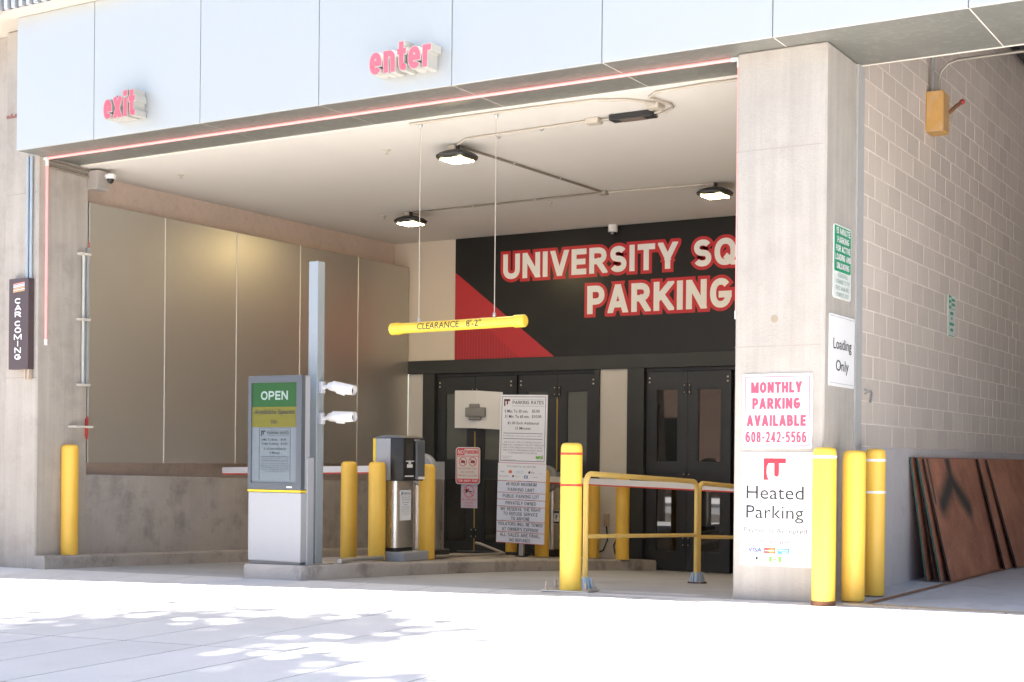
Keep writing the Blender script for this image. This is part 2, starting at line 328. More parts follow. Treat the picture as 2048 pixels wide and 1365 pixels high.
def stroke_polys(ch, wd, h, st, grow):
    """polygons of one character in a cell wd x h with stroke width st, grown outwards by grow"""
    polys = []; sx, sz = max(0, wd-st), h-st; ww = st+2*grow
    closed_ = ch in 'OQ086e'
    for path in GL[ch][1]:
        pts = [Vector((st/2+x*sx, st/2+y*sz)) for x, y in path]
        clean = [pts[0]]
        for p in pts[1:]:
            if (p-clean[-1]).length > 1e-5: clean.append(p)
        pts = clean
        if len(pts) < 2: continue
        loop_ = (pts[0]-pts[-1]).length < 1e-4
        if not loop_:
            curved = len(pts) > 6 and ch in ROUND
            e = grow if curved else st*.5+grow
            pts[0] = pts[0]+(pts[0]-pts[1]).normalized()*e; pts[-1] = pts[-1]+(pts[-1]-pts[-2]).normalized()*e
        L_, R_ = [], []
        for i, p in enumerate(pts):
            a = (pts[i]-pts[i-1]).normalized() if i > 0 else ((pts[-1]-pts[-2]).normalized() if loop_ else (pts[1]-pts[0]).normalized())
            b = (pts[i+1]-pts[i]).normalized() if i < len(pts)-1 else ((pts[1]-pts[0]).normalized() if loop_ else a)
            d = (a+b).normalized() if (a+b).length > 1e-6 else a; nn = Vector((-d.y, d.x)); k = ww/2/max(.5, abs(d.dot(a)))
            L_.append(p+nn*k); R_.append(p-nn*k)
        for i in range(len(pts)-1):
            q = [tuple(L_[i]), tuple(L_[i+1]), tuple(R_[i+1]), tuple(R_[i])]
            for (ax, lim, less) in ((0, -grow, False), (0, wd+grow+.02*h, True), (1, -grow-(.12*h if ch in ',$' else 0), False), (1, h+grow+(.1*h if ch == '$' else 0), True)):
                if len(q) >= 3: q = _clip(q, ax, lim, less)
            if len(q) >= 3: polys.append((len(polys), q))
        polys.append((None, None))
    return polys
def stroke_layout(body, w, h, st, gap):
    nat = [(GL[c][0]*h if c != ' ' else .34*h) for c in body]
    fixed = sum((st if c != ' ' else 0) for c in body)+gap*(len(body)-1); var = sum(max(0, n-st) if c != ' ' else n for n, c in zip(nat, body))
    k = (w-fixed)/var if var > 1e-6 else 1; cells = []; x = 0
    for n, c in zip(nat, body):
        cw = (st+max(0, n-st)*k) if c != ' ' else n*k; cells.append((c, x, cw)); x += cw+gap
    return cells
def stroke_text(body, parent, mat, plane, at, c, z, w, h, st=.2, gap=.10, grow=0.0, depth=0.0, name='lettering'):
    """st and gap are fractions of the letter height"""
    mb = MB(); sgn = -1 if plane == '-y' else 1; s_ = st*h
    for ch, x0, cw in stroke_layout(body, w, h, s_, gap*h):
        if ch == ' ': continue
        layer = 0
        for idx, q in stroke_polys(ch, cw, h, s_, grow):
            if q is None: layer += 1; continue
            qq = [(c-w/2+x0+x, z-h/2+y) for x, y in q]; d = sgn*(.00018*layer)
            if depth: mb.prism(qq, 'y' if plane == '-y' else 'x', at-sgn*depth, at+d)
            else: mb.add([((a, at+d, b) if plane == '-y' else (at+d, a, b)) for a, b in qq], [tuple(range(len(qq)))])
    me_o = mb.build(name, mat, parent)
    return me_o
class Face:
    """a flat sign face: u,v in 0..1 from its top left corner"""
    def __init__(s, parent, plane, at, a0, a1, z0, z1): s.p, s.pl, s.at, s.a0, s.a1, s.z0, s.z1 = parent, plane, at, a0, a1, z0, z1
    def off(s, k): return s.at-.0018*k if s.pl == '-y' else s.at+.0018*k
    def text(s, body, u, v, w, h, mat, bold=0.0, k=2, **kw):
        W = s.a1-s.a0; H = s.z1-s.z0
        return lettering(body, s.p, mat, s.pl, s.off(k), s.a0+u*W, s.z1-v*H, w*W, h*H, bold, **kw)
    def bold(s, body, u, v, w, h, mat, st=.19, gap=.11, k=2):
        W = s.a1-s.a0; H = s.z1-s.z0
        return stroke_text(body, s.p, mat, s.pl, s.off(k), s.a0+u*W, s.z1-v*H, w*W, h*H, st, gap)
    def rect(s, u0, u1, v0, v1, mat, k=1, name='printed_panel'):
        W = s.a1-s.a0; H = s.z1-s.z0
        return s.poly([(u0, v0), (u1, v0), (u1, v1), (u0, v1)], mat, k, name)
    def poly(s, pts, mat, k=1, name='printed_mark'):
        W = s.a1-s.a0; H = s.z1-s.z0; q = [(s.a0+u*W, s.z1-v*H) for u, v in pts]
        ax = 'y' if s.pl == '-y' else 'x'
        return MB().prism(q, ax, s.off(k-1) if k > 1 else s.at, s.off(k)).build(name, mat, s.p)
    def frame(s, m, t, mat, k=1, name='printed_border'):
        W = s.a1-s.a0; H = s.z1-s.z0; mb = MB(); ax = 'y' if s.pl == '-y' else 'x'
        A0, A1, Z0, Z1 = s.a0+m, s.a1-m, s.z0+m, s.z1-m
        for (a, b, c, d) in ((A0, A1, Z1-t, Z1), (A0, A1, Z0, Z0+t), (A0, A0+t, Z0+t, Z1-t), (A1-t, A1, Z0+t, Z1-t)):
            mb.prism([(a, c), (b, c), (b, d), (a, d)], ax, s.at, s.off(k))
        return mb.build(name, mat, s.p)
    def ring(s, u, v, r, t, mat, k=2, slash=True, name='prohibition_ring'):
        W = s.a1-s.a0; H = s.z1-s.z0; cx = s.a0+u*W; cz = s.z1-v*H; mb = MB(); n = 28; ax = 'y' if s.pl == '-y' else 'x'
        for i in range(n):
            a, b = 2*math.pi*i/n, 2*math.pi*(i+1)/n
            mb.prism([(cx+rr*math.cos(q), cz+rr*math.sin(q)) for rr, q in ((r, a), (r, b), (r-t, b), (r-t, a))], ax, s.off(k-1), s.off(k))
        if slash:
            d = .7071*(r-t*.5); e = t*.35
            mb.prism([(cx-d-e, cz+d-e), (cx-d+e, cz+d+e), (cx+d+e, cz-d+e), (cx+d-e, cz-d-e)], ax, s.off(k), s.off(k+1))
        return mb.build(name, mat, s.p)
def rounded(a0, a1, z0, z1, r, n=4):
    poly = []
    for (cx, cy, b) in ((a1-r, z1-r, 0), (a0+r, z1-r, 90), (a0+r, z0+r, 180), (a1-r, z0+r, 270)):
        for k in range(n+1): poly.append((cx+r*math.cos(R(b+90*k/n)), cy+r*math.sin(R(b+90*k/n))))
    return poly

# ================================================================== SETTING
struct('ground', MB().box(-300, 300, -300, 300, -2.2, -.95), surf('far_ground', (.16, .15, .14), .95))
struct('road', MB().box(-60, 60, -20, -9.3, -.6, -.40), surf('road_concrete', (.26, .25, .24), .9, var=.1, fine=.12, bump=.4))
struct('far_pavement', MB().box(-60, 60, -27, -20.0, -.6, -.27), WALK)
# pavement: a bed with separate slabs, 0.762 m wide, laid in strips towards the building
bed = MB(); xs = [-16+2*i for i in range(14)]
for x in xs:
    for (ya, yb) in ((-9.3, -5.2), (-5.2, -1.03)):
        q = [(x, ya), (x+2, ya), (x+2, yb), (x, yb)]
        bed.add([(a, b, gz(a, b)-.03) for a, b in q]+[(a, b, -1.0) for a, b in q], [(3, 2, 1, 0), (4, 5, 6, 7), (0, 1, 5, 4), (1, 2, 6, 5), (2, 3, 7, 6), (3, 0, 4, 7)])
pave = struct('pavement', bed, JOINT)
ybs = [-9.28, -7.76, -6.70, -5.0, -3.05, -1.03]
def slab(x0, x1, y0, y1, name='paving_slab', parent=pave, mat=WALK, th=.05, g=.007):
    q = [(x0+g, y0+g), (x1-g, y0+g), (x1-g, y1-g), (x0+g, y1-g)]
    return MB().add([(a, b, gz(a, b)) for a, b in q]+[(a, b, gz(a, b)-th) for a, b in q],
                    [(3, 2, 1, 0), (4, 5, 6, 7), (0, 1, 5, 4), (1, 2, 6, 5), (2, 3, 7, 6), (3, 0, 4, 7)]).build(name, mat, parent)
for i in range(-17, 14):
    x0 = -.003+.762*i; x1 = x0+.762
    for j in range(5):
        slab(x0, x1, ybs[j], ybs[j+1])
MB().box(-20, 8, -9.45, -9.28, -.9, -.20).build('kerb_stone', KERBM, pave)
# driveway floor inside the entrance: slopes down to the doors
fl = MB(); nx = 10; ny = 14
for i in range(nx+1):
    for j in range(ny+1):
        X = -10.2+i*(10.2-.16)/nx; Y = -1.03+j*(7.6+1.03)/ny; fl.v.append((X, Y, gz(X, min(Y, 6.4))-.001))
for i in range(nx):
    for j in range(ny):
        a = i*(ny+1)+j; fl.f.append((a, a+ny+1, a+ny+2, a+1))
drive = struct('driveway', fl, FLOOR, smooth=60)
jm = MB()
for xx in (-5.335, -3.05):
    for j in range(10):
        ya, yb = -1.03+j*.7, -1.03+(j+1)*.7
        jm.add([(xx-.004, ya, gz(xx, ya)+.002), (xx+.004, ya, gz(xx, ya)+.002), (xx+.004, yb, gz(xx, yb)+.002), (xx-.004, yb, gz(xx, yb)+.002)], [(0, 1, 2, 3)])
jm.build('floor_joint', JOINT, drive)
bay = struct('loading_bay_floor', MB().add([(-.0, -1.02, gz(.1, -1.03)+.001), (9.6, -1.02, gz(6, -1.03)+.001), (9.6, 13, .03), (-.0, 13, .03)], [(0, 1, 2, 3)]), BAYF)
MB().add([(.34, -.9, .0225), (.40, -.9, .0225), (.56, 9, .0345), (.50, 9, .0345)], [(0, 1, 2, 3)]).build('rusty_expansion_joint', surf('rusty_joint', (.33, .17, .09), .9, var=.15), bay)
MB().add([(.25, -1.14, .031), (4.5, -1.14, .052), (4.5, -1.05, .055), (.25, -1.05, .034), (.25, -1.14, -.02), (4.5, -1.14, -.02)], [(0, 1, 2, 3), (4, 5, 1, 0)]).build('steel_edge_strip', surf('edge_strip', (.55, .45, .33), .5, metal=.4), bay)
MB().add([(4.6, -5.9, gz(4.6, -5.9)+.002), (5.2, -5.9, gz(5.2, -5.9)+.002), (5.2, -5.4, gz(5.2, -5.4)+.002), (4.6, -5.4, gz(4.6, -5.4)+.002)], [(0, 1, 2, 3)]).build('floor_patch', FLOOR, pave)
patch = MB()
px0, px1, py0, py1 = -2.75, -1.2, -1.22, -.55
patch.add([(px0, py0, gz(px0, py0)+.003), (px1, py0, gz(px1, py0)+.003), (px1, py1, gz(px1, py1)+.004), (px0, py1, gz(px0, py1)+.004)], [(0, 1, 2, 3)]).build('concrete_patch', surf('patch_concrete', (.50, .49, .50), .8, var=.05, fine=.04), drive)

# ceiling of the entrance
ceil = struct('ceiling', MB().box(-9.95, -.2, -.40, 6.6, 4.60, 4.9), PLASTER)
for (x, y) in ((-5.58, .57), (-8.64, .52), (-5.62, 4.3), (-8.2, 4.1)):
    MB().lathe([(.045, 4.598), (.045, 4.592), (.03, 4.585), (.012, 4.575), (.012, 4.56), (.02, 4.556), (.02, 4.552)], 14, (x, y, 0)).build('sprinkler_head', CONDP, ceil, 40)

# facade band: fascia panels in front, soffit panels below, each a piece
fasc = thing('facade_band', 'pale blue-white metal panel band with grey soffit across the top of the entrance', 'facade', (-4, -1.3, 4.6))
seams = [-9.37, -8.129, -6.573, -5.012, -3.451, -1.889, -.327, 1.235, 2.797, 4.359, 5.921, 7.483, 9.045]
for a, b in zip(seams, seams[1:]):
    MB().cbox(a+.004, b-.004, -1.345, -1.315, 4.617, 6.12, .003).build('fascia_panel', FASC, fasc)
MB().box(-9.365, 9.045, -1.316, -1.25, 4.63, 6.118).build('backing', FSEAM, fasc)
for a, b in zip(seams, seams[1:]):
    inner = -.39 if b < -.3 else -.16
    if a < 0 < b+.9 and b < .0:
        MB().box(a+.006, b-.006, -1.31, -.395, 4.617, 4.629).build('soffit_panel', SOFF, fasc)
    else:
        MB().box(a+.006, b-.006, -1.31, inner, 4.617, 4.629).build('soffit_panel', SOFF, fasc)
for a in seams[1:-1]:
    MB().box(a-.0075, a+.0075, -1.312, -.40 if a < -.3 else -.165, 4.6195, 4.6225).build('soffit_seam', SEAM, fasc)
MB().box(-9.36, -.76, -.41, -.396, 4.602, 4.632).build('edge_trim', SEAM, fasc)
MB().box(.03, 9.045, -.168, -.148, 4.612, 4.64).build('edge_trim', SEAM, fasc)
MB().box(.0, 9.045, -1.3, -.17, 4.64, 6.115).build('core', DGREY, fasc)
MB().box(-9.36, -.0, -1.25, -.42, 4.64, 6.115).build('core', DGREY, fasc)

# ribbed metal screen above the fascia
scr = thing('ribbed_metal_screen', 'ribbed grey metal screen above the fascia at the top left corner', 'screen', (-9, -1.3, 6.2))
MB().prism([(-16, -1.55), (4.4, -1.40), (4.4, -.45), (-16, -.45)], 'z', 6.125, 6.165).build('ledge', surf('cream_ledge', (.62, .56, .47), .7), scr)
MB().prism([(-16, -1.43), (4.4, -1.28), (4.4, -1.0), (-16, -1.0)], 'z', 6.166, 8.4).build('backing', surf('screen_back', (.25, .27, .31), .6), scr)
MB().prism([(-16, -2.35), (-13.9, -2.15), (-10.3, -1.9), (-7.2, -1.7), (-5.2, -1.46), (-4.2, -1.42), (4.4, -1.42), (4.4, -1.0), (-16, -1.0)], 'z', 8.41, 8.5).build('added_shadow_eave', MATS['cream_ledge'], scr)  # unseen overhang, added and tapered to push the pavement shadow edge outwards
ribme = MB().box(-.028, .028, -.06, .05, 6.168, 8.4).mesh('rib', (0, 0, 0)); ribme.materials.append(surf('screen_rib', (.56, .57, .58), .5, metal=.3))
for i in range(150):
    x = -13.9+i*.12
    if x < -7.2: inst('rib', ribme, (x, -1.475+(x+9.4)*.00735, 0), scr)
MB().prism([(-9.52, 6.09), (-9.44, 6.10), (-9.42, 6.19), (-9.47, 6.18)], 'y', -1.60, -1.562).build('red_rag', RED, scr)

# left column and the wall left of it
col = thing('concrete_column', 'beige concrete column with pink light strip and wall signs at the far left', 'column', (-9.65, -.65, -.2))
shaft = MB().cbox(-9.93, -9.37, -1.03, -.262, -.4, 6.12, .018).build('shaft', CONCL, col)
MB().box(-13, -9.94, -.90, -.5, -.5, 6.12).build('side_wall', CONCL, col)
for z_ in (2.06, 4.2):
    MB().box(-9.925, -9.369, -1.0312, -1.02, z_, z_+.006).build('form_seam', surf('seam_concrete', (.33, .29, .25), .9), shaft)
rm = MB()
for k in range(9):
    x = -9.915+k*.036; h = .03+.05*random.random(); rm.prism([(x, 5.10), (x+.037, 5.10), (x+.037, 5.10+h), (x+.015, 5.10+h*.7), (x, 5.10+h*.9)], 'y', -1.0335, -1.029)
rm.build('rust_patch', surf('rust_patch', (.26, .12, .10), .9, var=.2, fine=.1), shaft)

# right pier
pier = thing('concrete_pier', 'square beige concrete pier carrying the parking and loading signs', 'pier', (-.36, -.64, 0))
pshaft = MB().cbox(-.755, .03, -1.03, -.25, -.15, 4.619, .014).build('shaft', CONC, pier)
for z_ in (2.13, 3.78):
    MB().box(-.7552, -.0, -1.0312, -1.02, z_, z_+.006).build('form_seam', surf('seam_concrete', (.33, .29, .25), .9), pshaft)
MB().box(.005, .042, -.249, -.075, .0, 4.612).build('corner_angle', surf('angle_grey', (.40, .39, .38), .5, var=.05), pier)
m_ = MB()
for i in range(16):
    a, b = 2*math.pi*i/16, 2*math.pi*(i+1)/16
    m_.add([(-.404, -1.0315, 2.36), (-.404+.033*math.cos(a), -1.0312, 2.36+.033*math.sin(a)), (-.404+.033*math.cos(b), -1.0312, 2.36+.033*math.sin(b))], [(0, 1, 2)])
m_.build('plugged_hole', surf('plug', (.33, .27, .20), .9), pshaft)

# block wall of the loading bay: mortar core, base, single blocks
bw = thing('block_wall', 'tan concrete block wall of the loading bay on the right', 'wall', (-.1, 5, 0))
MB().box(-.19, -.0028, -.06, 13, 1.31, 6.6).build('mortar_core', MORT, bw)
MB().box(-.20, .004, -.06, 13, -.6, 1.308).build('concrete_base', WHITEBASE, bw)
def proj(P):
    q = Vector(P)-CAMLOC; z = q.dot(fw); return (1024+FPX*q.dot(r2)/z, 931.41-FPX*q.dot(u2)/z)
blocks = []
for r_ in range(26):
    z = 1.31+r_*.2032; off = .18 if r_ % 2 == 0 else .3832
    ys = [-.06]+[off+.4064*k for k in range(31)]
    if ys[1]-ys[0] > .4064: ys.insert(1, off-.4064)
    for a, b in zip(ys, ys[1:]):
        if b-a > .05: blocks.append((a, b, z))
def seen(bk):
    (xa, ya), (xb, yb) = proj((0, bk[0], bk[2]+.1)), proj((0, bk[1], bk[2]+.1))
    if xa > 2060: return -1
    lim = 122-(xa-1720)*.128
    if ya < lim-12: return -1
    return (xb-xa)*abs(proj((0, bk[0], bk[2]))[1]-proj((0, bk[0], bk[2]+.2))[1])
blocks.sort(key=lambda k: -seen(k))
bmesh_cache = {}
rest = MB()
for i, (a, b, z) in enumerate(blocks):
    if i < 300 and seen((a, b, z)) > 0:
        key = round(b-a, 3)
        if key not in bmesh_cache:
            me = MB().cbox(-.05, 0, .0065, (b-a)-.0065, .005, .1982, .002).mesh('block'); me.materials.append(CMU); bmesh_cache[key] = me
        o = inst('block', bmesh_cache[key], (random.uniform(-.0012, .0012), a, z), bw)
    else: rest.box(-.05, random.uniform(-.001, .001), a+.0065, b-.0065, z+.005, z+.1982)
rest.build('block_mass', CMU, bw, kind='stuff')
# loading bay ceiling, pipes
struct('loading_bay_ceiling', MB().box(-.2, 9.8, -.14, 13, 6.38, 6.6), surf('bay_ceiling', (.12, .11, .10), .9))
for (z, x) in ((6.13, .14), (6.02, .62)):
    single('ceiling_pipe', MB().tube([(x, .1, z), (x, 12, z)], .04, 12), BLACKM,
           'black pipe under the bay ceiling, '+('next to the block wall' if x < .3 else 'the one farther from the block wall'), 'pipe', 'black pipes in the loading bay', 40)
single('bay_back_wall', MB().box(-.2, 9.6, 12.6, 12.8, -.3, 6.5), WHITEBASE, 'far wall closing the loading bay behind the block wall', 'wall')
single('bay_side_wall', MB().box(9.6, 9.8, -1.0, 12.6, -.3, 6.5), WHITEP, 'side wall of the loading bay outside the right edge of the view', 'wall')

# left wall of the entrance: concrete behind, satin metal panels, low concrete wall, kerb
lw = thing('metal_clad_wall', 'left entrance wall with tall satin metal panels above a low concrete wall', 'wall', (-9.5, 3, 0))
MB().box(-9.95, -9.66, -.27, 6.6, -.8, 4.604).build('concrete_beam', CONCB, lw)
ps = [-.262, 1.008, 2.35, 3.69, 5.055, 6.397]
for a, b in zip(ps, ps[1:]):
    MB().cbox(-9.655, -9.37, a+.008, b-.008, 1.077, 4.205, .004).build('wall_panel', CLAD, lw)
for a in ps[1:-1]: MB().box(-9.65, -9.3755, a-.0082, a+.0082, 1.08, 4.2).build('panel_seam', SEAM, lw)
MB().add([(-9.66, -.262, -.8), (-9.46, -.262, -.8), (-9.46, 6.4, -.8), (-9.66, 6.4, -.8), (-9.66, -.262, .94), (-9.46, -.262, .94), (-9.46, 6.4, .79), (-9.66, 6.4, .79)],
         [(0, 3, 2, 1), (4, 5, 6, 7), (0, 1, 5, 4), (1, 2, 6, 5), (2, 3, 7, 6), (3, 0, 4, 7)]).build('low_wall', CONCW, lw)
kb = MB(); ky = [-1.075+i*.5 for i in range(16)]; ky[-1] = 6.39
prof = [(-9.458, 0), (-9.458, 1), (-9.175, 1), (-9.157, .86), (-9.15, 0)]
for y in ky:
    for (x, k) in prof:
        xx = x if y > -.27 else max(x, -9.366)
        kb.v.append((xx, y, gz(xx, max(-1.03, y))+(KERB if k == 1 else (KERB*k if k else -.1))))
n = len(prof)
for i in range(len(ky)-1):
    for k in range(n):
        a = i*n+k; b = i*n+(k+1) % n; kb.f.append((a, b, b+n, a+n))
kb.f += [tuple(range(n)), tuple(range(len(kb.v)-n, len(kb.v)))]
single('kerb', kb, KERBM, 'low concrete kerb along the foot of the left entrance wall', 'kerb', smooth=30)

# back wall with mural panel, header, jamb panels
bk = thing('back_wall', 'tan back wall of the entrance above the dark folding doors', 'wall', (-5, 6.5, 0))
MB().box(-9.7, -.2, 6.41, 6.6, 2.715, 4.62).build('upper_wall', TANW, bk)
MB().cbox(-9.36, -.25, 6.36, 6.62, 2.505, 2.712, .004).build('header_beam', DARKF, bk)
MB().box(-9.375, -9.075, 6.405, 6.6, -.6, 2.503).build('jamb_panel', TANP, bk)
MB().box(-5.925, -5.47, 6.405, 6.6, -.6, 2.503).build('jamb_panel', TANP, bk)
MB().box(-2.1, -.25, 6.405, 6.6, -.6, 2.503).build('jamb_panel', TANP, bk)
single('entrance_side_wall', MB().box(-.33, -.201, -.24, 6.6, -.6, 4.61), TANW, 'entrance side wall hidden behind the right pier', 'wall')

mur = thing('mural_sign', 'black and red mural reading university square parking above the doors', 'sign', (-5, 6.39, 2.72))
MB().box(-8.485, -1.55, 6.385, 6.408, 2.714, 4.598).build('panel', MURB, mur)
MB().prism([(-8.483, 4.075), (-8.483, 2.716), (-6.70, 2.716)], 'y', 6.3825, 6.384).build('red_triangle', MURR, mur)
MB().prism([(-8.483, 3.30), (-8.483, 2.716), (-7.30, 2.716), (-7.85, 3.15)], 'y', 6.3805, 6.382).build('dark_red_area', MURR2, mur)
hat = MB()
for i in range(22):
    x = -8.483+i*.052; z1 = 3.28-(.0 if i < 12 else (i-12)*.045)
    if z1 > 2.73: hat.prism([(x, 2.718), (x+.02, 2.718), (x+.02, z1), (x, z1)], 'y', 6.3792, 6.3800)
hat.build('hatching', MURR, mur)
def mural_text(body, x0, x1, z0, z1):
    c, z, w, h = (x0+x1)/2, (z0+z1)/2, x1-x0, z1-z0
    st, h_ = .222*h, h
    for i, (ch, xo, cw) in enumerate(stroke_layout(body, w, h, st, .12*h)):
        if ch == ' ': continue
        lt = MB(); ol = MB(); k = 0
        for grow, mb, yy in ((0, lt, 6.3735), (.048, ol, 6.3790-.00045*(i % 4))):
            k = 0
            for idx, q in stroke_polys(ch, cw, h, st, grow):
                if q is None: k += 1; continue
                mb.add([(x0+xo+x, yy-.0001*k, z0+y) for x, y in q], [tuple(range(len(q)))])
        o = lt.build('letter', MURW, mur); ol.build('red_outline', MURO, o)
mural_text('UNIVERSITY SQUARE', -7.605, -2.44, 3.916, 4.298)
mural_text('PARKING', -6.143, -3.86, 3.322, 3.738)

# folding doors
def folding_door(label, x0, leaves, glassmat, fr0, fr1):
    d = thing('folding_door', label, 'door', (x0, 6.45, -.41), 'dark folding doors')
    zb = -.40
    MB().box(fr0, x0-.012, 6.37, 6.6, zb-.1, 2.503).build('frame', DARKF, d)
    MB().box(leaves[-1][1]+.012, fr1, 6.37, 6.6, zb-.1, 2.503).build('frame', DARKF, d)
    MB().box(x0-.011, leaves[-1][1]+.011, 6.43, 6.6, 2.455, 2.503).build('head_rail', BLACKM, d)
    MB().box(x0-.011, leaves[-1][1]+.011, 6.56, 6.6, zb-.1, 2.455).build('backing', BLACKM, d)
    for i, (a, b) in enumerate(leaves):
        gx0, gx1 = a+.155, b-.145
        lf = MB()
        for (p, q, r, s) in ((a, gx0, zb, 2.45), (gx1, b, zb, 2.45), (gx0, gx1, 2.20, 2.45), (gx0, gx1, .87, 1.15), (gx0, gx1, zb, -.13)):
            lf.box(p, q, 6.44, 6.50, r, s)
        lo = lf.build('leaf', DARKM, d)
        MB().box(gx0, gx1, 6.462, 6.470, 1.15, 2.20).build('pane', glassmat[0], lo)
        MB().box(gx0, gx1, 6.462, 6.470, -.13, .87).build('pane', glassmat[1], lo)
        bd = MB()
        for (p, q, r, s) in ((gx0, gx0+.012, 1.15, 2.2), (gx1-.012, gx1, 1.15, 2.2), (gx0, gx1, 2.188, 2.2), (gx0, gx1, 1.15, 1.162), (gx0, gx0+.012, -.13, .87), (gx1-.012, gx1, -.13, .87), (gx0, gx1, .858, .87), (gx0, gx1, -.13, -.118)):
            bd.box(p, q, 6.445, 6.461, r, s)
        bd.build('glazing_bead', DARKF, lo)
        for (bx, bz) in ((a+.05, 2.36), (a+.05, 2.30), (b-.05, 2.36), (b-.05, 2.30)):
            if (i % 2 == 0 and bx < (a+b)/2) or (i % 2 == 1 and bx > (a+b)/2):
                MB().lathe([(.014, 6.44), (.014, 6.432), (.008, 6.429)], 10, (bx, 0, bz), 'y').build('bolt', HARD, lo)
    for i in range(0, len(leaves)-1, 2):
        x = leaves[i][1]
        for z in (2.20, .93, .02):
            h = MB().cbox(x-.055, x+.055, 6.422, 6.4395, z-.075, z+.075, .003).build('hinge', BLACKM, d)
            MB().tube([(x, 6.425, z-.08), (x, 6.425, z+.08)], .014, 8).build('knuckle', BLACKM, h, 40)
            for sx in (-.04, .04):
                for sz in (-.05, .05): MB().lathe([(.008, 6.4215), (.008, 6.418), (.004, 6.416)], 8, (x+sx, 0, z+sz), 'y').build('screw', HARD, h)
    return d
d1 = folding_door('left dark folding door behind the rates board and ticket machine', -8.84, [(-8.84, -8.13), (-8.125, -7.43), (-7.355, -6.67), (-6.665, -6.01)], (LITPANE, GLASS), -9.072, -5.928)
d2 = folding_door('right dark folding door behind the yellow railing and concrete pier', -5.19, [(-5.19, -4.545), (-4.54, -3.88), (-3.81, -3.15), (-3.145, -2.49)], (GLASS, GLASS), -5.467, -2.102)
MB().box(-7.428, -7.357, 6.40, 6.55, -.42, 2.45).build('mullion', BLACKM, d1)
for (x, z0, z1) in ((-8.1275, -.3, 1.6), (-6.668, .9, 2.1)):
    MB().box(x-.009, x+.009, 6.4335, 6.4385, z0, z1).build('yellow_edge_strip', surf('worn_yellow', (.42, .27, .06), .6, var=.2, scale=6), d1)

# traffic island (ticket island) with kerb
isl = MB()
ip = []
outline = [(-6.15, -1.08), (-5.40, -1.08), (-5.36, -1.04), (-5.36, 0), (-5.36, 1.5), (-5.36, 3.2), (-5.30, 4.4), (-5.16, 5.2), (-5.02, 5.7), (-4.97, 6.36), (-7.7, 6.36), (-7.5, 5), (-7.2, 3), (-6.95, 1.4), (-6.6, .2), (-6.19, -.95), (-6.19, -1.04)]
cx = -5.9
def inset(p, d):
    q = Vector((p[0], p[1])); c = Vector((cx, min(max(p[1], -.6), 5.9))); v = c-q; return (q+v.normalized()*d)[:]
rings = [([(x, y) for x, y in outline], -.12), ([(x, y) for x, y in outline], KERB-.025), ([inset(p, .022) for p in outline], KERB)]
for pts, h in rings:
    for x, y in pts: isl.v.append((x, y, gz(x, max(-1.03, y))+h))
n = len(outline)
for r_ in range(2):
    for k in range(n):
        a = r_*n+k; b = r_*n+(k+1) % n; isl.f.append((a, b, b+n, a+n))
isl.f.append(tuple(range(2*n, 3*n)))
island = single('traffic_island', isl, surf('island_concrete', (0.40, 0.36, 0.325), .85, var=.13, scale=1.6, fine=.07, bump=.35, bscale=70, spot=.95, spotcol=(.12, .10, .09), spotscale=1.8),
                'raised concrete island with rounded nose between exit and entry lanes', 'island', smooth=40)
def top(x, y): return gz(x, y)+KERB-.002

# ================================================================== BOLLARDS
def bollard(label, x, y, z, h, r=.099, mat=YEL, bands=None, group='yellow bollards', base=None, lean=(0, 0)):
    t = thing('bollard', label, 'bollard', (x, y, z), group, (R(lean[0]), R(lean[1]), 0))
    prof = [(r*.98, .004), (r, .012), (r, h-.07), (r*.985, h-.045), (r*.93, h-.022), (r*.80, h-.007), (r*.55, h-.001), (.012, h)]
    me = MB().lathe(prof, 32).mesh('sleeve', (0, 0, 0), 50); me.materials.append(mat)
    o = bpy.data.objects.new('sleeve', me); COL.objects.link(o); o.parent = t
    for (bz, bm_) in bands or ():
        me = MB().lathe([(r-.004, bz-.011), (r+.0018, bz-.011), (r+.0018, bz+.011), (r-.004, bz+.011)], 32).mesh('reflective_band', (0, 0, 0), 30); me.materials.append(bm_)
        o = bpy.data.objects.new('reflective_band', me); COL.objects.link(o); o.parent = t
    if base: base(t)
    return t
bollard('yellow bollard on the kerb in front of the left column', -9.285, -.60, top(-9.285, -.60), 1.30)
bollard('yellow bollard on the island, leftmost of the three around the ticket machine', -6.66, 1.35, top(-6.66, 1.35), 1.155)
bollard('yellow bollard directly in front of the ticket machine', -5.935, .93, top(-5.935, .93), 1.13)
bollard('yellow bollard to the right of the ticket machine', -5.86, 1.83, top(-5.86, 1.83), 1.14)
bollard('yellow bollard mostly hidden behind the left half of the rates board', -6.80, 5.36, top(-6.80, 5.36), 1.1, r=.085)
bollard('yellow bollard behind the right edge of the rates board', -6.12, 5.06, top(-6.12, 5.06), 1.22)
bollard('darker yellow bollard behind the railing, beside the red striped bollard', -5.745, 5.86, top(-5.745, 5.86), 1.09)
bollard('darker yellow bollard behind the railing, in front of the pale door jamb', -5.11, 5.55, top(-5.11, 5.55), 1.15, r=.095)
def plate(t):
    MB_ = MB().cbox(-.23, .23, -.16, .16, 0, .014, .003); me = MB_.mesh('base_plate'); me.materials.append(GALV)
    o = bpy.data.objects.new('base_plate', me); COL.objects.link(o); o.parent = t; o.rotation_euler.z = R(8)
    for (x, y) in ((-.19, -.12), (.19, -.12), (.19, .12), (-.19, .12)):
        mb = MB().lathe([(.022, .014), (.022, .034), (.011, .035), (.011, .085), (.007, .09)], 8, (x, y, 0)); me = mb.mesh('anchor_bolt'); me.materials.append(WRUST)
        b = bpy.data.objects.new('anchor_bolt', me); COL.objects.link(b); b.parent = o
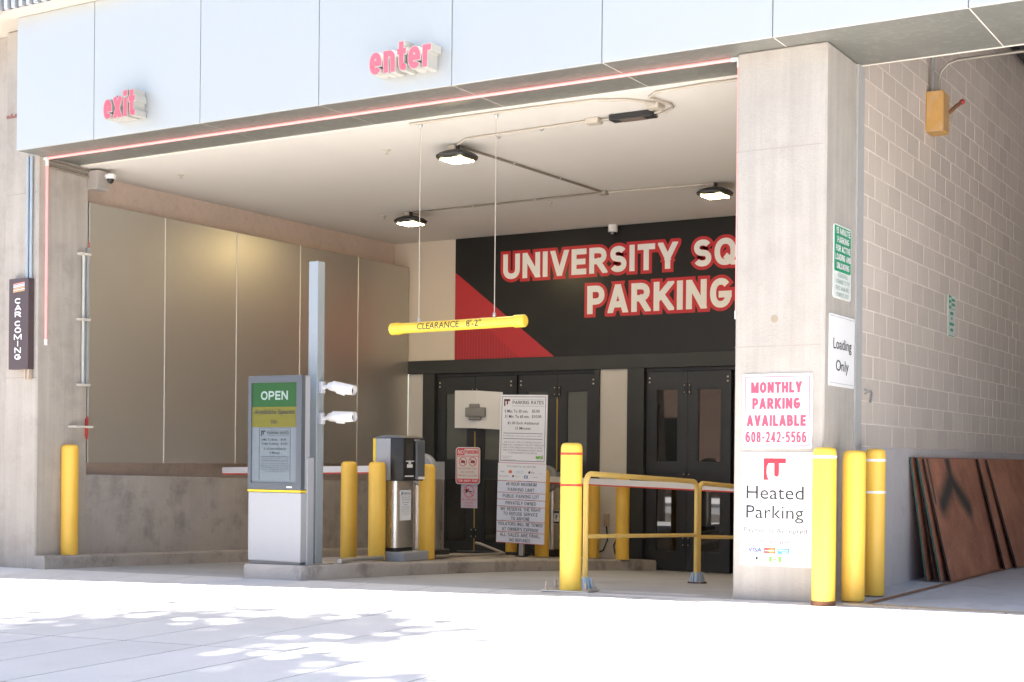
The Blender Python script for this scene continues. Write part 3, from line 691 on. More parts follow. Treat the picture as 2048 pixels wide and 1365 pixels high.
bollard('bright yellow bollard with two red bands at the end of the railing', -2.375, -.93, gz(-2.375, -.93)+.004, 1.35, r=.10, mat=YELB, bands=[(1.25, REDT), (.965, REDT)], base=plate)
def rustfoot(t):
    me = MB().lathe([(.100, -.004), (.0975, .028), (.09, .05)], 20).mesh('rusty_foot', (0, 0, 0), 40); me.materials.append(RUST)
    o = bpy.data.objects.new('rusty_foot', me); COL.objects.link(o); o.parent = t
bollard('sunlit yellow bollard at the front corner of the pier', .088, -1.165, gz(.088, -1.165)+.004, 1.275, r=.095, mat=YELB, bands=[(1.195, WHT)], base=rustfoot)
bollard('plain yellow bollard beside the pier, middle of the right hand group', .216, -.80, .024, 1.245, r=.096)
bollard('yellow bollard with two white bands behind the others, next to the block wall', .208, -.20, .024, 1.265, r=.088, bands=[(1.165, WHT), (.89, WHT)])

# ================================================================== RAILING
rail = thing('railing', 'yellow pipe railing with flared feet behind the red striped bollard', 'railing', (-2.3, 1.5, -.1))
def loop(y0, y1, x0=-2.385, x1=-2.385, r=.026):
    zl0, zl1 = gz(x0, y0), gz(x1, y1); pts = [(x0, y0, zl0+.03)]
    for k in range(7):
        a = R(180-90*k/6); pts.append((x0+(x1-x0)*.0, y0+.10+.10*math.cos(a), zl0+.98+.10*math.sin(a)))
    for k in range(7):
        a = R(90-90*k/6); pts.append((x1, y1-.10+.10*math.cos(a), zl1+1.0+.10*math.sin(a)))
    pts.append((x1, y1, zl1+.03)); return pts
for (ya, yb) in ((-.63, 1.905), (1.965, 4.35)):
    MB().tube(loop(ya, yb), .026, 12).build('rail_loop', YRAIL, rail, 50)
    MB().tube([(-2.385, ya, gz(-2.385, ya)+.50), (-2.385, yb, gz(-2.385, yb)+.52)], .02, 10).build('mid_rail', YRAIL, rail, 50)
for y in (-.63, 1.935, 4.35):
    z = gz(-2.385, y)
    ft = MB().lathe([(.09, .0), (.088, .012), (.066, .02), (.052, .11), (.04, .12)], 14, (-2.385, y, z+.003)).build('flared_foot', CONDB, rail, 30)
    fin = MB()
    for k in range(10):
        a = 2*math.pi*k/10; c, s_ = math.cos(a), math.sin(a)
        fin.tube([(-2.385+.076*c, y+.076*s_, z+.015), (-2.385+.05*c, y+.05*s_, z+.12)], .010, 6)
    fin.build('corrugation', CONDB, ft, 40)
    MB().lathe([(.105, .0), (.102, .012), (.085, .016)], 18, (-2.385, y, z+.002)).build('foot_gasket', surf('rusty_gasket', (.09, .055, .04), .8), ft)

# ================================================================== DISPLAY KIOSK, POLE, CAMERAS
zt = top(-5.75, -1.0)
kio = thing('display_kiosk', 'grey display kiosk showing open and available spaces on the island nose', 'kiosk', (-5.78, -.95, zt))
MB().cbox(-6.135, -5.437, -1.045, -.87, zt+.035, .806, .006).build('cabinet', LGREY, kio)
MB().box(-6.12, -5.45, -1.03, -.88, zt, zt+.035).build('plinth', DGREY, kio)
MB().cbox(-5.62, -5.425, -.955, -.845, zt+.001, 1.165, .006).build('rear_duct', LGREY, kio)
MB().cbox(-6.142, -5.433, -1.052, -.86, .809, .831, .003).build('yellow_trim', plain('trim_yellow', (.75, .52, .02), .4), kio)
hd = MB()
X0, X1, Z0_, Z1_ = -6.14, -5.432, .834, 2.003
hd.box(X0, -6.098, -1.05, -.99, Z0_, Z1_); hd.box(-5.50, X1, -1.05, -.99, Z0_, Z1_)
hd.box(-6.098, -5.50, -1.05, -.99, 1.932, Z1_); hd.box(-6.098, -5.50, -1.05, -.99, Z0_, .902)
hb = hd.build('screen_bezel', surf('bezel_grey', (.075, .085, .10), .4, var=.03, fine=.02, bump=0), kio)
MB().cbox(-6.13, -5.436, -.989, -.905, Z0_+.004, Z1_-.002, .005).build('rear_shell', LGREY, kio)
MB().box(-5.62, -5.55, -1.0515, -1.050, .855, .868).build('maker_plate', WHT, hb)
SB = plain('screen_blue', (.13, .155, .175), .15, emit=.012, emitcol=(.45, .55, .62)); SG = plain('screen_green', (.018, .072, .026), .15, emit=.012, emitcol=(.06, .32, .10)); SY = plain('screen_olive', (.115, .108, .024), .15, emit=.012, emitcol=(.55, .5, .1))
ST = plain('screen_letters', (.24, .31, .29), .3, emit=.012, emitcol=(.6, .7, .65)); SI = plain('screen_ink', (.022, .027, .028), .3); SI2 = plain('screen_pale_ink', (.05, .06, .066), .3)
MB().box(-6.098, -5.50, -1.036, -.991, .902, 1.932).build('screen', SB, kio)
F = Face(kio, '-y', -1.036, -6.098, -5.50, .902, 1.932)
F.rect(0, 1, 0, .242, SG, 1, 'green_field'); F.rect(0, 1, .242, .445, SY, 1, 'olive_field')
F.bold('OPEN', .50, .128, .60, .088, ST, .2, .14); F.text('Available Spaces', .50, .298, .90, .062, SI, .02); F.text('205', .49, .393, .15, .032, SI, .01)
def rates(F, u0, u1, v0, v1, ink, ink2, logo, k=2, border=True):
    U = lambda u: u0+u*(u1-u0); V = lambda v: v0+v*(v1-v0); W = u1-u0; H = v1-v0
    F.poly([(U(.055), V(.045)), (U(.19), V(.045)), (U(.19), V(.075)), (U(.145), V(.075)), (U(.145), V(.125)), (U(.115), V(.125)), (U(.115), V(.075)), (U(.085), V(.075)), (U(.085), V(.15)), (U(.055), V(.15))], logo, k, 'logo_mark')
    F.bold('PARKING RATES', U(.60), V(.095), .70*W, .050*H, ink, .15, .12, k)
    F.rect(U(.24), U(.97), V(.052), V(.056), ink2, k, 'rule'); F.rect(U(.24), U(.97), V(.146), V(.150), ink2, k, 'rule')
    F.text('0 Min. To 30 min.', U(.34), V(.225), .53*W, .045*H, ink, .006, k); F.text('$5.00', U(.78), V(.225), .17*W, .048*H, ink, .006, k)
    F.text('31 Min. To 60 min.', U(.36), V(.305), .56*W, .045*H, ink, .006, k); F.text('$10.00', U(.80), V(.305), .21*W, .048*H, ink, .006, k)
    F.text('$1.00 Each Additional', U(.50), V(.405), .70*W, .046*H, ink, .006, k); F.text('15 Minutes', U(.50), V(.48), .34*W, .042*H, ink, .006, k)
    F.rect(U(.06), U(.94), V(.553), V(.560), ink, k, 'rule'); F.rect(U(.06), U(.94), V(.635), V(.642), ink, k, 'rule')
    F.text('Lost/Damaged tickets pay maximum rate of $75', U(.50), V(.597), .88*W, .026*H, ink2, .0, k, res=1)
    for q, t_ in enumerate(('THIS IS A PAY ON FOOT PARKING FACILITY.', 'THERE IS NO CASHIER AT THE EXIT. PLEASE USE', 'ONE OF THE THREE PAY STATIONS LOCATED', 'THROUGHOUT THE PARKING FACILITY PRIOR', 'TO EXITING WITH YOUR VEHICLE')):
        F.text(t_, U(.50), V(.690+.040*q), (.86, .95, .90, .90, .66)[q]*W, .024*H, ink2, .0, k, res=1)
rates(F, .17, .86, .455, .965, SI, SI2, SI)
fb = MB()
for (a, b, c, d) in ((-6.0, -5.585, 1.462, 1.466), (-6.0, -5.996, .935, 1.466), (-5.589, -5.585, .935, 1.466)): fb.box(a, b, -1.0385, -1.036, c, d)
fb.build('rates_border', SI2, kio)

pz = top(-5.62, -.58)
pole = thing('square_pole', 'tall grey square pole rising behind the display kiosk', 'pole', (-5.61, -.58, pz))
MB().cbox(-5.685, -5.565, -.64, -.52, pz+.012, 3.215, .004).build('shaft', POLEM, pole)
MB().cbox(-5.72, -5.45, -.68, -.48, pz, pz+.012, .002).build('base_plate', GALV, pole)
def bullet_camera(label, z, tilt):
    c = thing('security_camera', label, 'camera', (-5.5, -.58, z), 'white bullet cameras on the pole')
    MB().cbox(-5.563, -5.52, -.62, -.55, z-.06, z+.06, .004).build('mount_plate', surf('mount_grey', (.55, .56, .60), .5), c)
    MB().tube([(-5.522, -.585, z), (-5.48, -.585, z+.005), (-5.45, -.585, z+.01)], .022, 10).build('arm', WHITEP, c, 50)
    d = Vector((math.cos(tilt), .12, math.sin(tilt))).normalized(); p = Vector((-5.455, -.585, z+.015))
    b = MB().tube([p, p+d*.03, p+d*.26, p+d*.275], [.035, .046, .046, .040], 16).build('body', WHITEP, c, 40)
    MB().tube([p+d*.06+Vector((0, 0, .012)), p+d*.315+Vector((0, 0, .012))], .052, 16, False).build('sun_shield', WHITEP, b, 40)
    MB().tube([p+d*.2765, p+d*.28], .034, 14).build('lens', BLACKM, b)
    MB().tube([p+d*.1-Vector((0, 0, .045)), p+d*.2-Vector((0, 0, .05))], .016, 8).build('adjuster', WHITEP, b, 40)
bullet_camera('upper white bullet camera on the grey pole', 1.90, R(-12))
bullet_camera('lower white bullet camera on the grey pole', 1.575, R(-2))

# ================================================================== TICKET MACHINE, GATES
mz = top(-5.84, 1.2)
tm = thing('ticket_machine', 'stainless ticket machine with black head between yellow bollards', 'machine', (-5.84, 1.24, mz))
MB().cbox(-6.10, -5.60, .99, 1.50, mz, mz+.105, .008).build('plinth', GREYP, tm)
MB().rbox(-6.05, -5.76, 1.06, 1.44, mz+.105, mz+.15, .06).build('skirting', BLACKM, tm, 40)
MB().rbox(-6.06, -5.75, 1.05, 1.45, mz+.15, .905, .075, 6).build('body', STEEL, tm, 40)
MB().box(-6.08, -5.91, 1.046, 1.0495, .45, .90).build('side_panel', GREYP, tm)
hd = MB().cbox(-6.085, -5.655, 1.05, 1.46, .907, 1.40, .012, 2).build('head', BLACKM, tm, 40)
MB().box(-6.083, -6.045, 1.0445, 1.0495, .915, 1.395).build('yellow_side_strip', plain('trim_yellow', (.75, .52, .02), .4), hd)
MB().box(-6.043, -5.835, 1.0435, 1.0495, .91, 1.395).build('silver_side_panel', LGREY, hd)
capm = MB(); cs = 10; ringp = [(-6.09, 1.045), (-5.65, 1.045), (-5.65, 1.465), (-6.09, 1.465)]
capm.prism([(-6.09, 1.401), (-6.0, 1.425), (-5.87, 1.437), (-5.74, 1.427), (-5.65, 1.401)], 'y', 1.045, 1.465)
capm.build('curved_cap', DGREY, tm, 40)
MB().box(-5.654, -5.651, 1.10, 1.24, 1.14, 1.34).build('display', GLASS, hd)
MB().cbox(-5.654, -5.62, 1.27, 1.44, .93, 1.38, .01).build('card_module', DGREY, hd)
for (a, b, c, d) in ((1.10, 1.25, 1.128, 1.14), (1.12, 1.22, 1.06, 1.10), (1.08, 1.24, .955, .97), (1.30, 1.42, .925, .955), (1.26, 1.36, 1.375, 1.385)):
    MB().box(-5.654, -5.645 if a < 1.27 else -5.612, a, b, c, d).build('slot_label', WHITEP, hd)
MB().box(-5.654, -5.64, 1.15, 1.18, 1.105, 1.125).build('push_button', WHITEP, hd)
ntc = MB().box(-5.7495, -5.747, 1.12, 1.34, .45, .80).build('notice', SIGNG, tm)
F = Face(ntc, '+x', -5.747, 1.12, 1.34, .45, .80); F.p = tm
rates(F, .06, .94, .03, .97, GINK, LINK, INK)
def gate(label, x, y, hub, armpts, sgn):
    z = top(x, y)
    g = thing('gate_operator', label, 'gate', (x, y, z), 'barrier gate operators')
    MB().cbox(x-.19, x+.19, y-.19, y+.19, z, z+.11, .008).build('plinth', BLACKM, g)
    MB().rbox(x-.15, x+.15, y-.15, y+.15, z+.11, hub[2]-.12, .06, 6).build('housing', STEEL, g, 40)
    MB().rbox(x-.155, x+.155, y-.15, y+.15, hub[2]-.12, hub[2]+.10, .06, 6).build('hood', GREYP, g, 40)
    h = MB().lathe([(.18, 0), (.20, .02), (.20, .09), (.17, .115), (.10, .125)], 28, (hub[0], y-.275, hub[2]), 'y').build('arm_hub', GREYP, g, 40)
    return g
g1 = gate('barrier gate operator hidden behind the ticket machine', -6.15, 2.30, (-6.10, 2.3, 1.03), None, -1)
g2 = gate('barrier gate operator with round grey hub behind the rates board', -6.32, 5.62, (-6.27, 5.6, .89), None, 1)
def arm(g, p0, p1, y):
    """white boom with red edge strip below"""
    d = (p1-p0); n = Vector((-d.z, 0, d.x)).normalized(); t = .040
    if n.z < 0: n = -n
    a = MB().prism([(p0.x+n.x*t, p0.z+n.z*t), (p1.x+n.x*t, p1.z+n.z*t), (p1.x-n.x*t, p1.z-n.z*t), (p0.x-n.x*t, p0.z-n.z*t)], 'y', y-.05, y+.01).build('barrier_arm', WHITEP, g)
    MB().prism([(p0.x-n.x*t, p0.z-n.z*t), (p1.x-n.x*t, p1.z-n.z*t), (p1.x-n.x*(t+.018), p1.z-n.z*(t+.018)), (p0.x-n.x*(t+.018), p0.z-n.z*(t+.018))], 'y', y-.05, y+.01).build('red_edge', REDT, a)
arm(g1, Vector((-6.10, 0, 1.045)), Vector((-9.26, 0, .985)), 2.03)
arm(g2, Vector((-6.27, 0, .895)), Vector((-2.75, 0, .80)), 5.34)
MB().box(-6.165, -6.07, 5.464, 5.468, .25, .45).build('notice', SIGNW, g2)
F = Face(g2, '-y', 5.464, -6.165, -6.07, .25, .45); F.rect(.05, .95, .05, .2, INK, 1); F.text('?', .5, .5, .35, .35, INK, .02); F.rect(.05, .95, .8, .95, INK, 1)
# conduit lying along the island
cz = lambda x, y: top(x, y)+.03
single('floor_conduit', MB().tube([(-5.42, -.42, cz(-5.4, -.4)), (-5.75, .25, cz(-5.7, .3)), (-5.80, .85, cz(-5.7, .8))], .025, 10), GALV, 'grey conduit lying on the island between pole and ticket machine', 'conduit', 'conduits on the island', 40)
single('floor_conduit', MB().tube([(-5.85, 2.0, cz(-5.85, 2)), (-6.1, 3.2, cz(-6.1, 3.2)), (-6.45, 4.6, cz(-6.45, 4.6)), (-6.62, 4.75, cz(-6.5, 4.7)+.02), (-6.95, 4.75, cz(-7, 4.7)+.12), (-7.02, 4.75, cz(-7, 4.7)+.13)], .02, 10), CONDUIT, 'bent grey conduit on the island in front of the left door', 'conduit', 'conduits on the island', 40)
single('floor_conduit', MB().tube([(-6.2, 4.95, cz(-6.2, 4.95)), (-6.95, 4.95, cz(-6.95, 4.95)), (-7.3, 4.7, cz(-7.3, 4.7))], .02, 8), BLACKM, 'dark thin conduit crossing the island below the rates board', 'conduit', 'conduits on the island', 40)
ob = thing('outlet_box', 'small metal outlet box with black cables on the pale door jamb', 'outlet', (-5.78, 6.39, .3))
MB().cbox(-5.83, -5.75, 6.36, 6.4035, .20, .38, .006).build('box', WRUST, ob)
MB().tube([(-5.79, 6.38, .20), (-5.76, 6.36, .0), (-5.80, 6.3, -.15), (-5.9, 6.2, -.20)], .012, 8).build('cable', BLACKM, ob, 40)
MB().tube([(-5.6, 6.38, .05), (-5.66, 6.36, -.08), (-5.6, 6.3, -.2)], .012, 8).build('cable', BLACKM, ob, 40)

# ================================================================== RATES BOARD
bx, by = -6.25, 4.72; bz = top(bx, by)
rb = thing('rates_board', 'tall white parking rates and rules board on a post', 'sign', (bx, by, bz), rot=(0, R(1.15), 0))
MB().cbox(bx-.035, bx+.035, by-.02, by+.03, bz, 2.02, .004).build('post', GALV, rb)
MB().cbox(bx-.07, bx+.07, by-.07, by+.07, bz, bz+.012, .002).build('foot_plate', BLACKM, rb)
XL, XR = bx-.385, bx+.385
MB().cbox(XL+.01, XR-.005, by-.052, by-.044, 1.118, 2.06, .002).build('rates_panel', SIGNG, rb)
F = Face(rb, '-y', by-.052, XL+.01, XR-.005, 1.118, 2.06); F.frame(.025, .006, INK)
rates(F, .03, .97, .02, 1.0, INK, GINK, surf('logo_maroon', (.13, .02, .02), .5))
F.text('emi', .86, .905, .15, .055, plain('logo_green', (.16, .42, .05), .5), .05); F.rect(.80, .92, .952, .958, LINK, 1, 'rule')
F.rect(.07, .29, .902, .909, LINK, 1, 'rule'); F.rect(.07, .23, .925, .932, LINK, 1, 'rule'); F.rect(.07, .36, .952, .959, LINK, 1, 'rule')
rows = [(1.118, .868, None), (.868, .706, ('48 HOUR MAXIMUM', 'PARKING LIMIT')), (.706, .610, ('PUBLIC PARKING LOT',)), (.610, .515, ('PRIVATELY OWNED',)), (.515, .312, ('WE RESERVE THE RIGHT', 'TO REFUSE SERVICE', 'TO ANYONE')), (.312, .160, ('VIOLATORS WILL BE TOWED', "AT OWNER'S EXPENSE")), (.160, .010, ('ALL SALES ARE FINAL,', 'NO REFUNDS'))]
for i, (zt_, zb_, tx) in enumerate(rows):
    MB().cbox(XL, XR, by-.055, by-.044, zb_+.003, zt_-.006, .0015).build('rule_panel', SIGNB if i > 0 else SIGNG, rb)
    MB().box(XL, XR, by-.0565, by-.046, zt_-.006, zt_-.0005).build('red_edge', plain('soft_red', (.60, .16, .20), .5), rb)
    if tx:
        F = Face(rb, '-y', by-.055, XL, XR, zb_, zt_); n = len(tx)
        for q, s in enumerate(tx): F.bold(s, .5, (q+.55)/(n+.1), min(.93, .041*len(s)+.02), .046/(zt_-zb_), plain('green_black_ink', (.035, .05, .05), .5), .135, .12)
MB().box(XL, XR, by-.0565, by-.046, .006, .0125).build('red_edge', MATS['soft_red'], rb)
F = Face(rb, '-y', by-.055, XL, XR, .868, 1.118)
F.bold('PAYMENTS ACCEPTED', .5, .20, .60, .10, GINK, .12)
F.text('VISA', .10, .50, .09, .07, GINK, .01); F.rect(.23, .30, .42, .58, plain('card_orange', (.75, .25, .12), .5), 1); F.rect(.26, .28, .45, .55, plain('card_red', (.6, .05, .04), .5), 2)
F.text('AMERICAN', .46, .46, .16, .05, plain('card_blue', (.22, .42, .65), .5)); F.text('EXPRESS', .46, .55, .16, .05, MATS['card_blue']); F.poly([(.645, .46), (.665, .43), (.68, .46), (.675, .56), (.655, .58), (.642, .55)], INK, 1, 'fruit_mark'); F.text('Pay', .74, .52, .075, .12, GINK)
F.text('GPay', .90, .56, .07, .08, LINK); F.text('DISCOVER', .13, .75, .20, .06, GINK); F.poly([(.31, .68), (.34, .68), (.345, .74), (.325, .80), (.305, .80)], INK, 1, 'pay_mark'); F.text('PayPal', .41, .76, .10, .07, LINK)
F.rect(.555, .63, .68, .84, plain('card_dark_blue', (.04, .18, .42), .5), 1); F.rect(.575, .61, .72, .80, SIGNW, 2, 'card_mark'); F.rect(.74, .84, .745, .775, LINK, 1, 'rule')

# ================================================================== DOOR SIGNS
wb = thing('white_board', 'creased white board with a grey box hanging on the left door', 'board', (-8.03, 6.38, 1.6))
for (xa, xb, ya, yb, za, zb_) in ((-8.485, -8.05, 6.405, 6.35, 0, -.01), (-8.05, -7.60, 6.35, 6.385, -.01, -.04)):
    m_ = MB(); w = [(xa, ya), (xb, yb)]
    m_.add([(xa, ya, 1.653+za), (xb, yb, 1.653+zb_*.8), (xb, yb, 2.236+zb_), (xa, ya, 2.236+za), (xa, ya+.006, 1.653+za), (xb, yb+.006, 1.653+zb_*.8), (xb, yb+.006, 2.236+zb_), (xa, ya+.006, 2.236+za)],
           [(0, 1, 2, 3), (7, 6, 5, 4), (0, 4, 5, 1), (1, 5, 6, 2), (2, 6, 7, 3), (3, 7, 4, 0)]).build('half_panel', SIGNW, wb)
gb = MB().cbox(-8.235, -7.875, 6.30, 6.365, 1.815, 1.965, .02, 2).build('grey_box', surf('box_grey', (.26, .255, .25), .5, var=.05), wb, 40)
MB().cbox(-8.17, -7.99, 6.31, 6.36, 1.955, 2.02, .012).build('box_lid', MATS['box_grey'], gb)
MB().cbox(-8.18, -7.95, 6.31, 6.36, 1.77, 1.82, .015).build('box_foot', MATS['box_grey'], gb)
npk = thing('no_parking_sign', 'red and white no parking tow away sign on the left door', 'sign', (-8.23, 6.42, .78))
MB().prism(rounded(-8.455, -8.005, .775, 1.352, .05), 'y', 6.398, 6.406).build('panel', SIGNW, npk)
F = Face(npk, '-y', 6.398, -8.455, -8.005, .775, 1.352)
mb = MB(); A0, A1, B0, B1 = -8.440, -8.020, .790, 1.337
o_ = rounded(A0, A1, B0, B1, .04); i_ = rounded(A0+.012, A1-.012, B0+.012, B1-.012, .03)
for k in range(len(o_)):
    k2 = (k+1) % len(o_); mb.prism([o_[k], o_[k2], i_[k2], i_[k]], 'y', 6.3962, 6.398)
mb.build('red_border', RED, npk)
F.rect(.06, .36, .045, .215, RED, 1); F.bold('NO', .21, .13, .24, .115, SIGNW); F.rect(.06, .94, .235, .25, RED, 1, 'rule'); F.bold('PARKING', .66, .13, .53, .105, RED)
for u in (.30, .70):
    F.ring(u, .39, .073, .010, RED, 2)
    F.poly([(u-.10, .40), (u-.03, .35), (u+.06, .36), (u+.10, .40), (u+.07, .43), (u-.06, .43)], plain('dark_red_ink', (.22, .03, .03), .5), 1, 'motorcycle_mark' if u < .5 else 'scooter_mark')
for q, s in enumerate(('NO MOTORCYCLE', 'NO SCOOTER', 'PARKING ALLOWED')): F.bold(s, .5, .575+.095*q, (.74, .55, .84)[q], .05, plain('soft_red_ink', (.66, .22, .22), .5), .13)
F.rect(.06, .94, .85, .96, RED, 1); F.bold('TOW AWAY ZONE', .5, .905, .82, .06, SIGNW)
ntr = thing('no_trailers_sign', 'small lilac no trailers sign below the no parking sign', 'sign', (-8.22, 6.43, .41))
MB().box(-8.37, -8.07, 6.428, 6.434, .405, .775).build('panel', surf('sign_lilac', (.60, .55, .66), .5, var=.02, fine=0, bump=0), ntr)
F = Face(ntr, '-y', 6.428, -8.37, -8.07, .405, .775)
F.ring(.5, .30, .098, .013, RED, 2); F.poly([(.27, .20), (.5, .20), (.5, .32), (.27, .32)], INK, 1, 'trailer_mark'); F.poly([(.5, .28), (.72, .30), (.72, .33), (.5, .33)], INK, 1, 'hitch_mark'); F.poly([(.33+.05*math.cos(a*.7854), .34+.045*math.sin(a*.7854)) for a in range(8)], INK, 2, 'wheel_mark')
F.bold('NO TRAILERS', .5, .645, .86, .07, RED); F.bold('ALLOWED', .5, .78, .48, .055, RED); F.bold('IN GARAGE', .5, .90, .58, .05, RED)

# ================================================================== CLEARANCE BAR
cb = thing('clearance_bar', 'yellow hanging clearance bar reading clearance 8 foot 2', 'clearance bar', (-4.09, -.25, 2.515))
tl = R(.75)
def bp_(x, dy=0, dz=0): return (x, -.25+dy, 2.521+(x+4.09)*math.tan(tl)+dz)
MB().tube([bp_(-4.85), bp_(-3.33)], .054, 24).build('tube', BARY, cb, 40)
for (a, b, c) in ((-4.90, -4.89, -4.78), (-3.28, -3.29, -3.40)):
    MB().tube([bp_(a), bp_(b), bp_(c)], [.054, .063, .063], 24).build('end_cap', BARY, cb, 40)
for x in (-4.555, -3.64):
    w_ = MB().tube([bp_(x, 0, .05), (x, -.25, 4.598)], .0045, 6).build('hanging_wire', CONDP, cb)
    MB().lathe([(.014, 0), (.018, .02), (.014, .045)], 8, (x, -.25, 2.575+(x+4.09)*math.tan(tl))).build('turnbuckle', GALV, w_)
    MB().lathe([(.022, 4.597), (.022, 4.585), (.008, 4.565)], 10, (x, -.25, 0)).build('ceiling_hook', GALV, w_)
def curved_text(body, xc, w, h):
    me = glyph_mesh(body, .012)
    bm = bmesh.new(); bm.from_mesh(me); bmesh.ops.triangulate(bm, faces=bm.faces); bmesh.ops.subdivide_edges(bm, edges=[e for e in bm.edges if abs(e.verts[0].co.y-e.verts[1].co.y) > .25], cuts=3); bm.to_mesh(me); bm.free()
    xs = [v.co.x for v in me.vertices]; ys = [v.co.y for v in me.vertices]; x0, x1, y0, y1 = min(xs), max(xs), min(ys), max(ys)
    for v in me.vertices:
        a = ((v.co.x-x0)/(x1-x0)-.5)*w+xc; ang = (((v.co.y-y0)/(y1-y0)-.5)*h)/.055+.10
        v.co = Vector(bp_(a, -.0555*math.cos(ang), .0555*math.sin(ang)))-ORG[cb]
    me.materials.clear(); me.materials.append(INK); o = bpy.data.objects.new('lettering', me); COL.objects.link(o); o.parent = cb
curved_text('CLEARANCE', -4.285, .51, .072); curved_text("8'-2\"", -3.855, .175, .072)

# ================================================================== CEILING LIGHTS AND CONDUITS
def ceiling_light(label, x, y):
    t = thing('ceiling_light', label, 'light', (x, y, 4.6), 'black lit lamps on the entrance ceiling')
    MB().lathe([(.03, 4.598), (.03, 4.53)], 12, (x, y, 0)).build('stem', BLACKM, t, 40)
    MB().cbox(x-.09, x-.0, y-.05, y+.05, 4.545, 4.598, .006).build('bracket', CONDP, t)
    body = MB()
    prof = [(.055, 4.535), (.12, 4.528), (.18, 4.505), (.212, 4.475), (.205, 4.45), (.165, 4.436)]
    vs = []; fs = []; seg = 32
    for (r_, h) in prof:
        for k in range(seg):
            a = 2*math.pi*k/seg; ca, sa = math.cos(a), math.sin(a); e = 2/2.9
            vs.append((x+r_*math.copysign(abs(ca)**e, ca), y+r_*math.copysign(abs(sa)**e, sa), h))
    for i in range(len(prof)-1):
        for k in range(seg): a = i*seg+k; b = i*seg+(k+1) % seg; fs.append((a, b, b+seg, a+seg))
    fs += [tuple(range(seg)), tuple(range((len(prof)-1)*seg, len(prof)*seg))]
    hs = body.add(vs, fs).build('housing', BLACKM, t, 35)
    MB().cbox(x-.135, x+.135, y-.135, y+.135, 4.425, 4.4355, .004).build('lens', LAMP, hs)
ceiling_light('lit black ceiling lamp nearest the facade', -4.755, .74)
ceiling_light('lit black ceiling lamp at the back left above the clearance bar', -7.68, 4.02)
ceiling_light('lit black ceiling lamp at the back right beside the pier', -3.13, 4.05)
def conduit(label, pts, r=.013, mat=CONDP, clips=0):
    o = single('ceiling_conduit', MB().tube(pts, r, 8), mat, label, 'conduit', 'conduits on the entrance ceiling', 40)
    a, b = Vector(pts[0]), Vector(pts[-1])
    for i in range(clips):
        p = a.lerp(b, (i+1)/(clips+1)); d = (b-a).normalized(); s = Vector((-d.y, d.x, 0))
        m_ = MB().tube([p-s*.035+Vector((0, 0, .008)), p-Vector((0, 0, .014)), p+s*.035+Vector((0, 0, .008))], .007, 6)
        m_.build('strap', GALV, o)
zc = 4.582
conduit('thin ceiling conduit running right from the front lamp to the junction box', [(-4.70, .66, zc), (-4.45, .46, zc), (-2.95, .375, zc)], .011, CONDP, 2)
conduit('ceiling conduit running back from the front lamp', [(-4.72, .78, zc), (-4.60, 3.84, zc)], .015, surf('brown_conduit', (.22, .19, .15), .6), 2)
conduit('ceiling conduit linking the back left lamp to the back junction', [(-7.6, 4.0, zc), (-4.62, 3.90, zc)], .013, surf('brown_conduit', (.22, .19, .15), .6), 2)
conduit('ceiling conduit linking the back right lamp to the back junction', [(-4.55, 3.90, zc), (-3.2, 4.0, zc)], .013, CONDP, 2)
def jbox(label, x, y, w, d, h, mat):
    t = thing('junction_box', label, 'junction box', (x, y, 4.6), 'boxes on the entrance ceiling')
    MB().cbox(x-w, x+w, y-d, y+d, 4.6-h, 4.598, .005).build('box', mat, t); MB().box(x-w*.9, x+w*.9, y-d*.9, y+d*.9, 4.6-h-.004, 4.6-h-.0005).build('cover', mat, t)
    return t
jbox('small junction box where three back conduits meet', -4.59, 3.88, .055, .055, .05, CONDUIT)
jbox('square grey junction box left of the black driver box', -2.87, .37, .075, .06, .055, CONDP)
jbox('small junction box at the bend of the conduits near the pier', -2.07, .09, .07, .06, .055, CONDP)
db = thing('driver_box', 'long black driver box on the ceiling near the pier', 'driver', (-2.43, .35, 4.55))
MB().cbox(-2.66, -2.18, .28, .42, 4.535, 4.595, .008).build('housing', BLACKM, db)
MB().box(-2.55, -2.29, .29, .41, 4.5315, 4.5345).build('label_plate', surf('driver_label', (.16, .12, .095), .5), db)
conduit('conduit from the junction box into the black driver box', [(-2.80, .37, zc-.01), (-2.64, .36, zc-.01)], .014, CONDUIT)
conduit('bent conduit leaving the black driver box towards the pier', [(-2.18, .33, zc-.015), (-2.10, .30, zc-.01), (-2.03, .22, zc), (-2.01, .13, zc), (-2.04, .02, zc), (-2.2, -.20, zc), (-2.5, -.345, zc), (-3.3, -.375, zc), (-4.6, -.378, zc)], .013, CONDP)
conduit('second bent conduit hugging the soffit edge near the pier', [(-2.18, .39, zc-.015), (-2.06, .36, zc-.01), (-1.96, .28, zc), (-1.92, .14, zc), (-1.96, -.02, zc), (-1.98, -.20, zc), (-1.85, -.33, zc), (-1.3, -.375, zc), (-.8, -.375, zc)], .013, CONDP)
